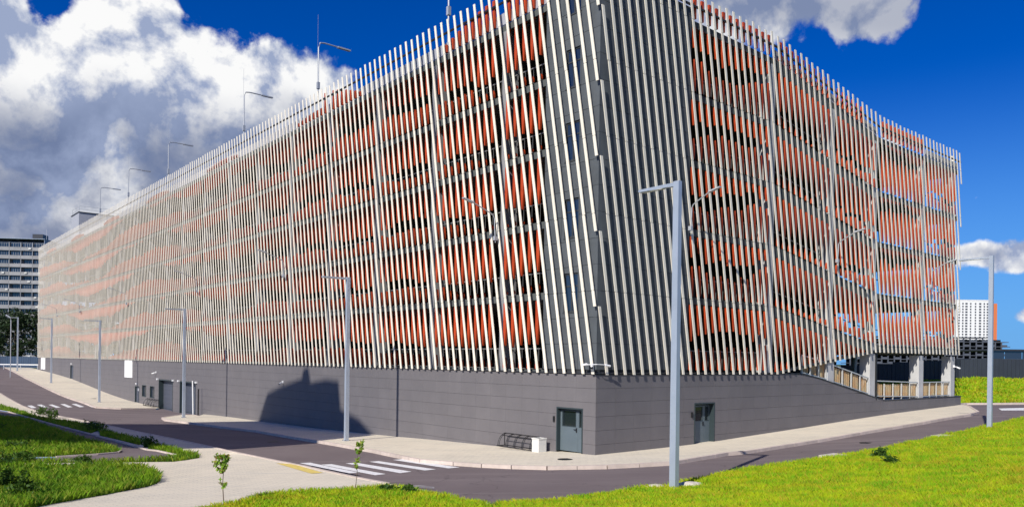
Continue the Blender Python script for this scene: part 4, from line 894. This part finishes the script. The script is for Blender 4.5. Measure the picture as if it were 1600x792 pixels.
# ------------------------------------------------------------ apartment block, far left
M['panelwall']=mat('panel_wall',(.27,.28,.31),.85,var=.12,vs=.25); M['parapetwall']=mat('balcony_front',(.30,.30,.31),.85,objvar=.18,var=.1,vs=.5); M['sidewall']=mat('gable_wall',(.30,.36,.46),.8,var=.08,vs=.2)
ap=empty('apartment_block',(-161.8,269,1.6),.12,label='tall grey panel apartment block with rows of balconies beyond the far left end',cat='building')
FH=2.85; NFL=14; BWD=3.75; NB=9; WX=NB*BWD
MB().box(-WX,0,1.3,12.5,0,NFL*FH+1.2).build('wall',M['panelwall'],ap); MB().box(.01,.15,-.05,12.5,0,NFL*FH+2.0).build('gable_wall',M['sidewall'],ap)
rf=MB().box(-WX-.3,.3,-.35,12.8,NFL*FH+2.01,NFL*FH+2.2).build('roof',M['sidewall'],ap); MB().box(-5.2,-1.8,3,7,NFL*FH+2.36,NFL*FH+4.2).build('roof_hut',M['ledge'],rf); MB().tube([(-.6,3,NFL*FH+2.3),(-.6,3,NFL*FH+6)],.06,4).build('antenna',M['polehead'],rf)
bf=MB().box(-BWD+.04,-.04,-.05,.03,0,1.05).mesh('balcony_front',M['parapetwall']); bs=MB().box(-BWD,0,-.1,1.3,-.16,-.005).mesh('balcony_slab',M['panelwall']); dv=MB().box(-.09,.09,0,1.3,.0,2.68).mesh('balcony_divider',M['panelwall'])
wf=MB(); wf.box(-BWD+.35,-.35,.5,.56,1.06,1.12); wf.box(-BWD+.35,-.35,.5,.56,2.44,2.5); 
for q in range(5): x_=-BWD+.35+q*(BWD-.76)/4; wf.box(x_,x_+.06,.5,.56,1.12,2.44)
M['oldframe']=mat('old_window_frame',(.40,.41,.43),.7,objvar=.3); wfm=wf.mesh('window',M['oldframe']); pn=MB().box(-BWD+.4,-.4,.52,.54,1.12,2.44).mesh('pane',M['bluglass'])
ac=MB().box(-.4,.4,-.35,-.06,.35,.85).mesh('air_conditioner',M['offwhite'])
for i in range(NFL):
    for b in range(NB):
        l=(-b*BWD,0,i*FH+1.0)
        obj('balcony_slab',bs,ap,l); f=obj('balcony_front',bf,ap,l); obj('balcony_divider',dv,ap,l)
        if b<6 and random.random()<.75: wo_=obj('window',wfm,ap,l); obj('pane',pn,wo_)
        elif b<6: wo_=obj('window',wfm,ap,(l[0],l[1]+.7,l[2])); obj('pane',pn,wo_)
        if random.random()<.22: obj('air_conditioner',ac,ap,(l[0]-random.uniform(.6,3),0,l[2]+random.uniform(-.2,.3)))
# ------------------------------------------------------------ white tower, far right
M['towerwhite']=mat('tower_white',(.74,.74,.74),.7); M['towerorange']=mat('tower_orange',(.62,.17,.06),.7); M['hole']=mat('tower_window',(.07,.075,.09),.3)
TY=840; tx=lambda px:(px-800)/1218.8*TY*1.0
tw_=empty('white_tower',(478,TY,1.5),0,label='tall white residential tower with a grid of small dark windows and an orange edge',cat='building')
MB().box(0,40,.3,18,0,72.5).build('wall',M['towerwhite'],tw_); MB().box(40.01,43.8,0,18,0,69.5).build('orange_wall',M['towerorange'],tw_); MB().box(-.3,40.3,0,18.3,72.51,73.3).build('roof',M['towerwhite'],tw_)
wm=MB().box(-.75,.75,.1,.29,0,1.7).mesh('window',M['hole']); wm2=MB().box(-1.2,1.2,.1,.29,0,1.7).mesh('window',M['hole'])
for i in range(23):
    for j,(xx,q) in enumerate(((7,0),(10.8,1),(15.4,0),(20.6,0),(25.6,1),(30,0),(33.4,0),(37.4,0),(3,0))): obj('window',wm2 if q else wm,tw_,(xx,0,2.2+i*3.0))
# ------------------------------------------------------------ dark concrete skeleton building
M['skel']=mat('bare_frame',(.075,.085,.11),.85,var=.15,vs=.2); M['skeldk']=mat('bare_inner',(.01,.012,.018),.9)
sk=empty('unfinished_block',(225,520,1.5),0,label='dark unfinished concrete frame block behind the fence, below the white tower',cat='building')
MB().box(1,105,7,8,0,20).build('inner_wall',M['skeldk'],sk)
for i in range(8):
    x1=107 if i<6 else (106 if i==6 else 94)
    MB().box(0,x1,0,14,i*3.0,i*3.0+.45).build('floor_slab',M['skel'],sk)
cm=MB().box(-.35,.35,.1,.8,.45,3.0).mesh('column',M['skel']); pm_=MB().box(-1.7,1.7,.2,.4,.45,1.5).mesh('low_wall',M['skel'])
for i in range(7):
    for k in range(26):
        if k*4.25<(106 if i<6 else 93): 
            obj('column',cm,sk,(.6+k*4.2,0,i*3.0))
            if (k+i)%2: obj('low_wall',pm_,sk,(2.7+k*4.2,0,i*3.0))
lb=empty('dark_pavilion',(121,205,1.5),0,label='low dark building with a glazed upper band at the right edge, behind the fence',cat='building')
MB().box(4,60,0,20,0,4.4).build('wall',M['fencedk'],lb); MB().box(3.5,60.5,-.5,20.5,6.5,6.9).build('roof',M['ledge'],lb)
for k in range(12): MB().box(4+k*4.6,8.4+k*4.6,.1,.2,4.41,6.49).build('window',M['bluglass'],lb)
# ------------------------------------------------------------ made-up out-of-view shadow caster on columns, outlined to shade road and base wall
M['caster']=mat('caster_grey',(.4,.4,.4),.8)
hx,hy=SUNH.x,SUNH.y; A0=0.0
ga=empty('shadow_caster',(0,0,0),0,label='grey made-up shadow caster on slim columns, out of view to the left',cat='building')
def gpoly(poly,A,th,name,m=M['caster']):
    n=len(poly); v=[]
    for a in (A,A+th):
        for s_,q in poly: v.append((s_*hy+hx*a,-s_*hx+hy*a,q-.74*a))
    me=bpy.data.meshes.new(name); me.from_pydata(v,[],[tuple(range(n)),tuple(range(2*n-1,n-1,-1))]+[(i,n+i,n+(i+1)%n,(i+1)%n) for i in range(n)]); me.materials.append(m)
    bm=bmesh.new(); bm.from_mesh(me); bmesh.ops.recalc_face_normals(bm,faces=bm.faces); bm.to_mesh(me); bm.free(); return obj(name,me,ga)
gpoly([(-76,13.5),(-55,13.8),(-40.7,14.8),(-35.6,16.8),(-33.2,17),(-31.1,18.5),(-30.3,20.4),(-29.6,22.3),(-30.4,26.2),(-32.6,27.9),(-34.9,29.0),(-35.2,30.9),(-36.8,31.4),(-39.0,31.7),(-39.4,32.9),(-40.1,32.9),(-40.3,32.3),(-43.5,32.5),(-45.9,32.5),(-47.5,30.6),(-48.4,28.6),(-49,26.4),(-52.5,22.6),(-58.2,23.5),(-66.6,24.2),(-76,24.6)],0,.35,'caster_body')
for s_ in (-72,-63,-54,-38):
    x_,y_=s_*hy,-s_*hx; MB().box(x_-.15,x_+.15,y_+.3,y_+.6,T(x_,y_)-.3,16).build('column',M['pole'],ga)
print('objects',len(bpy.data.objects))
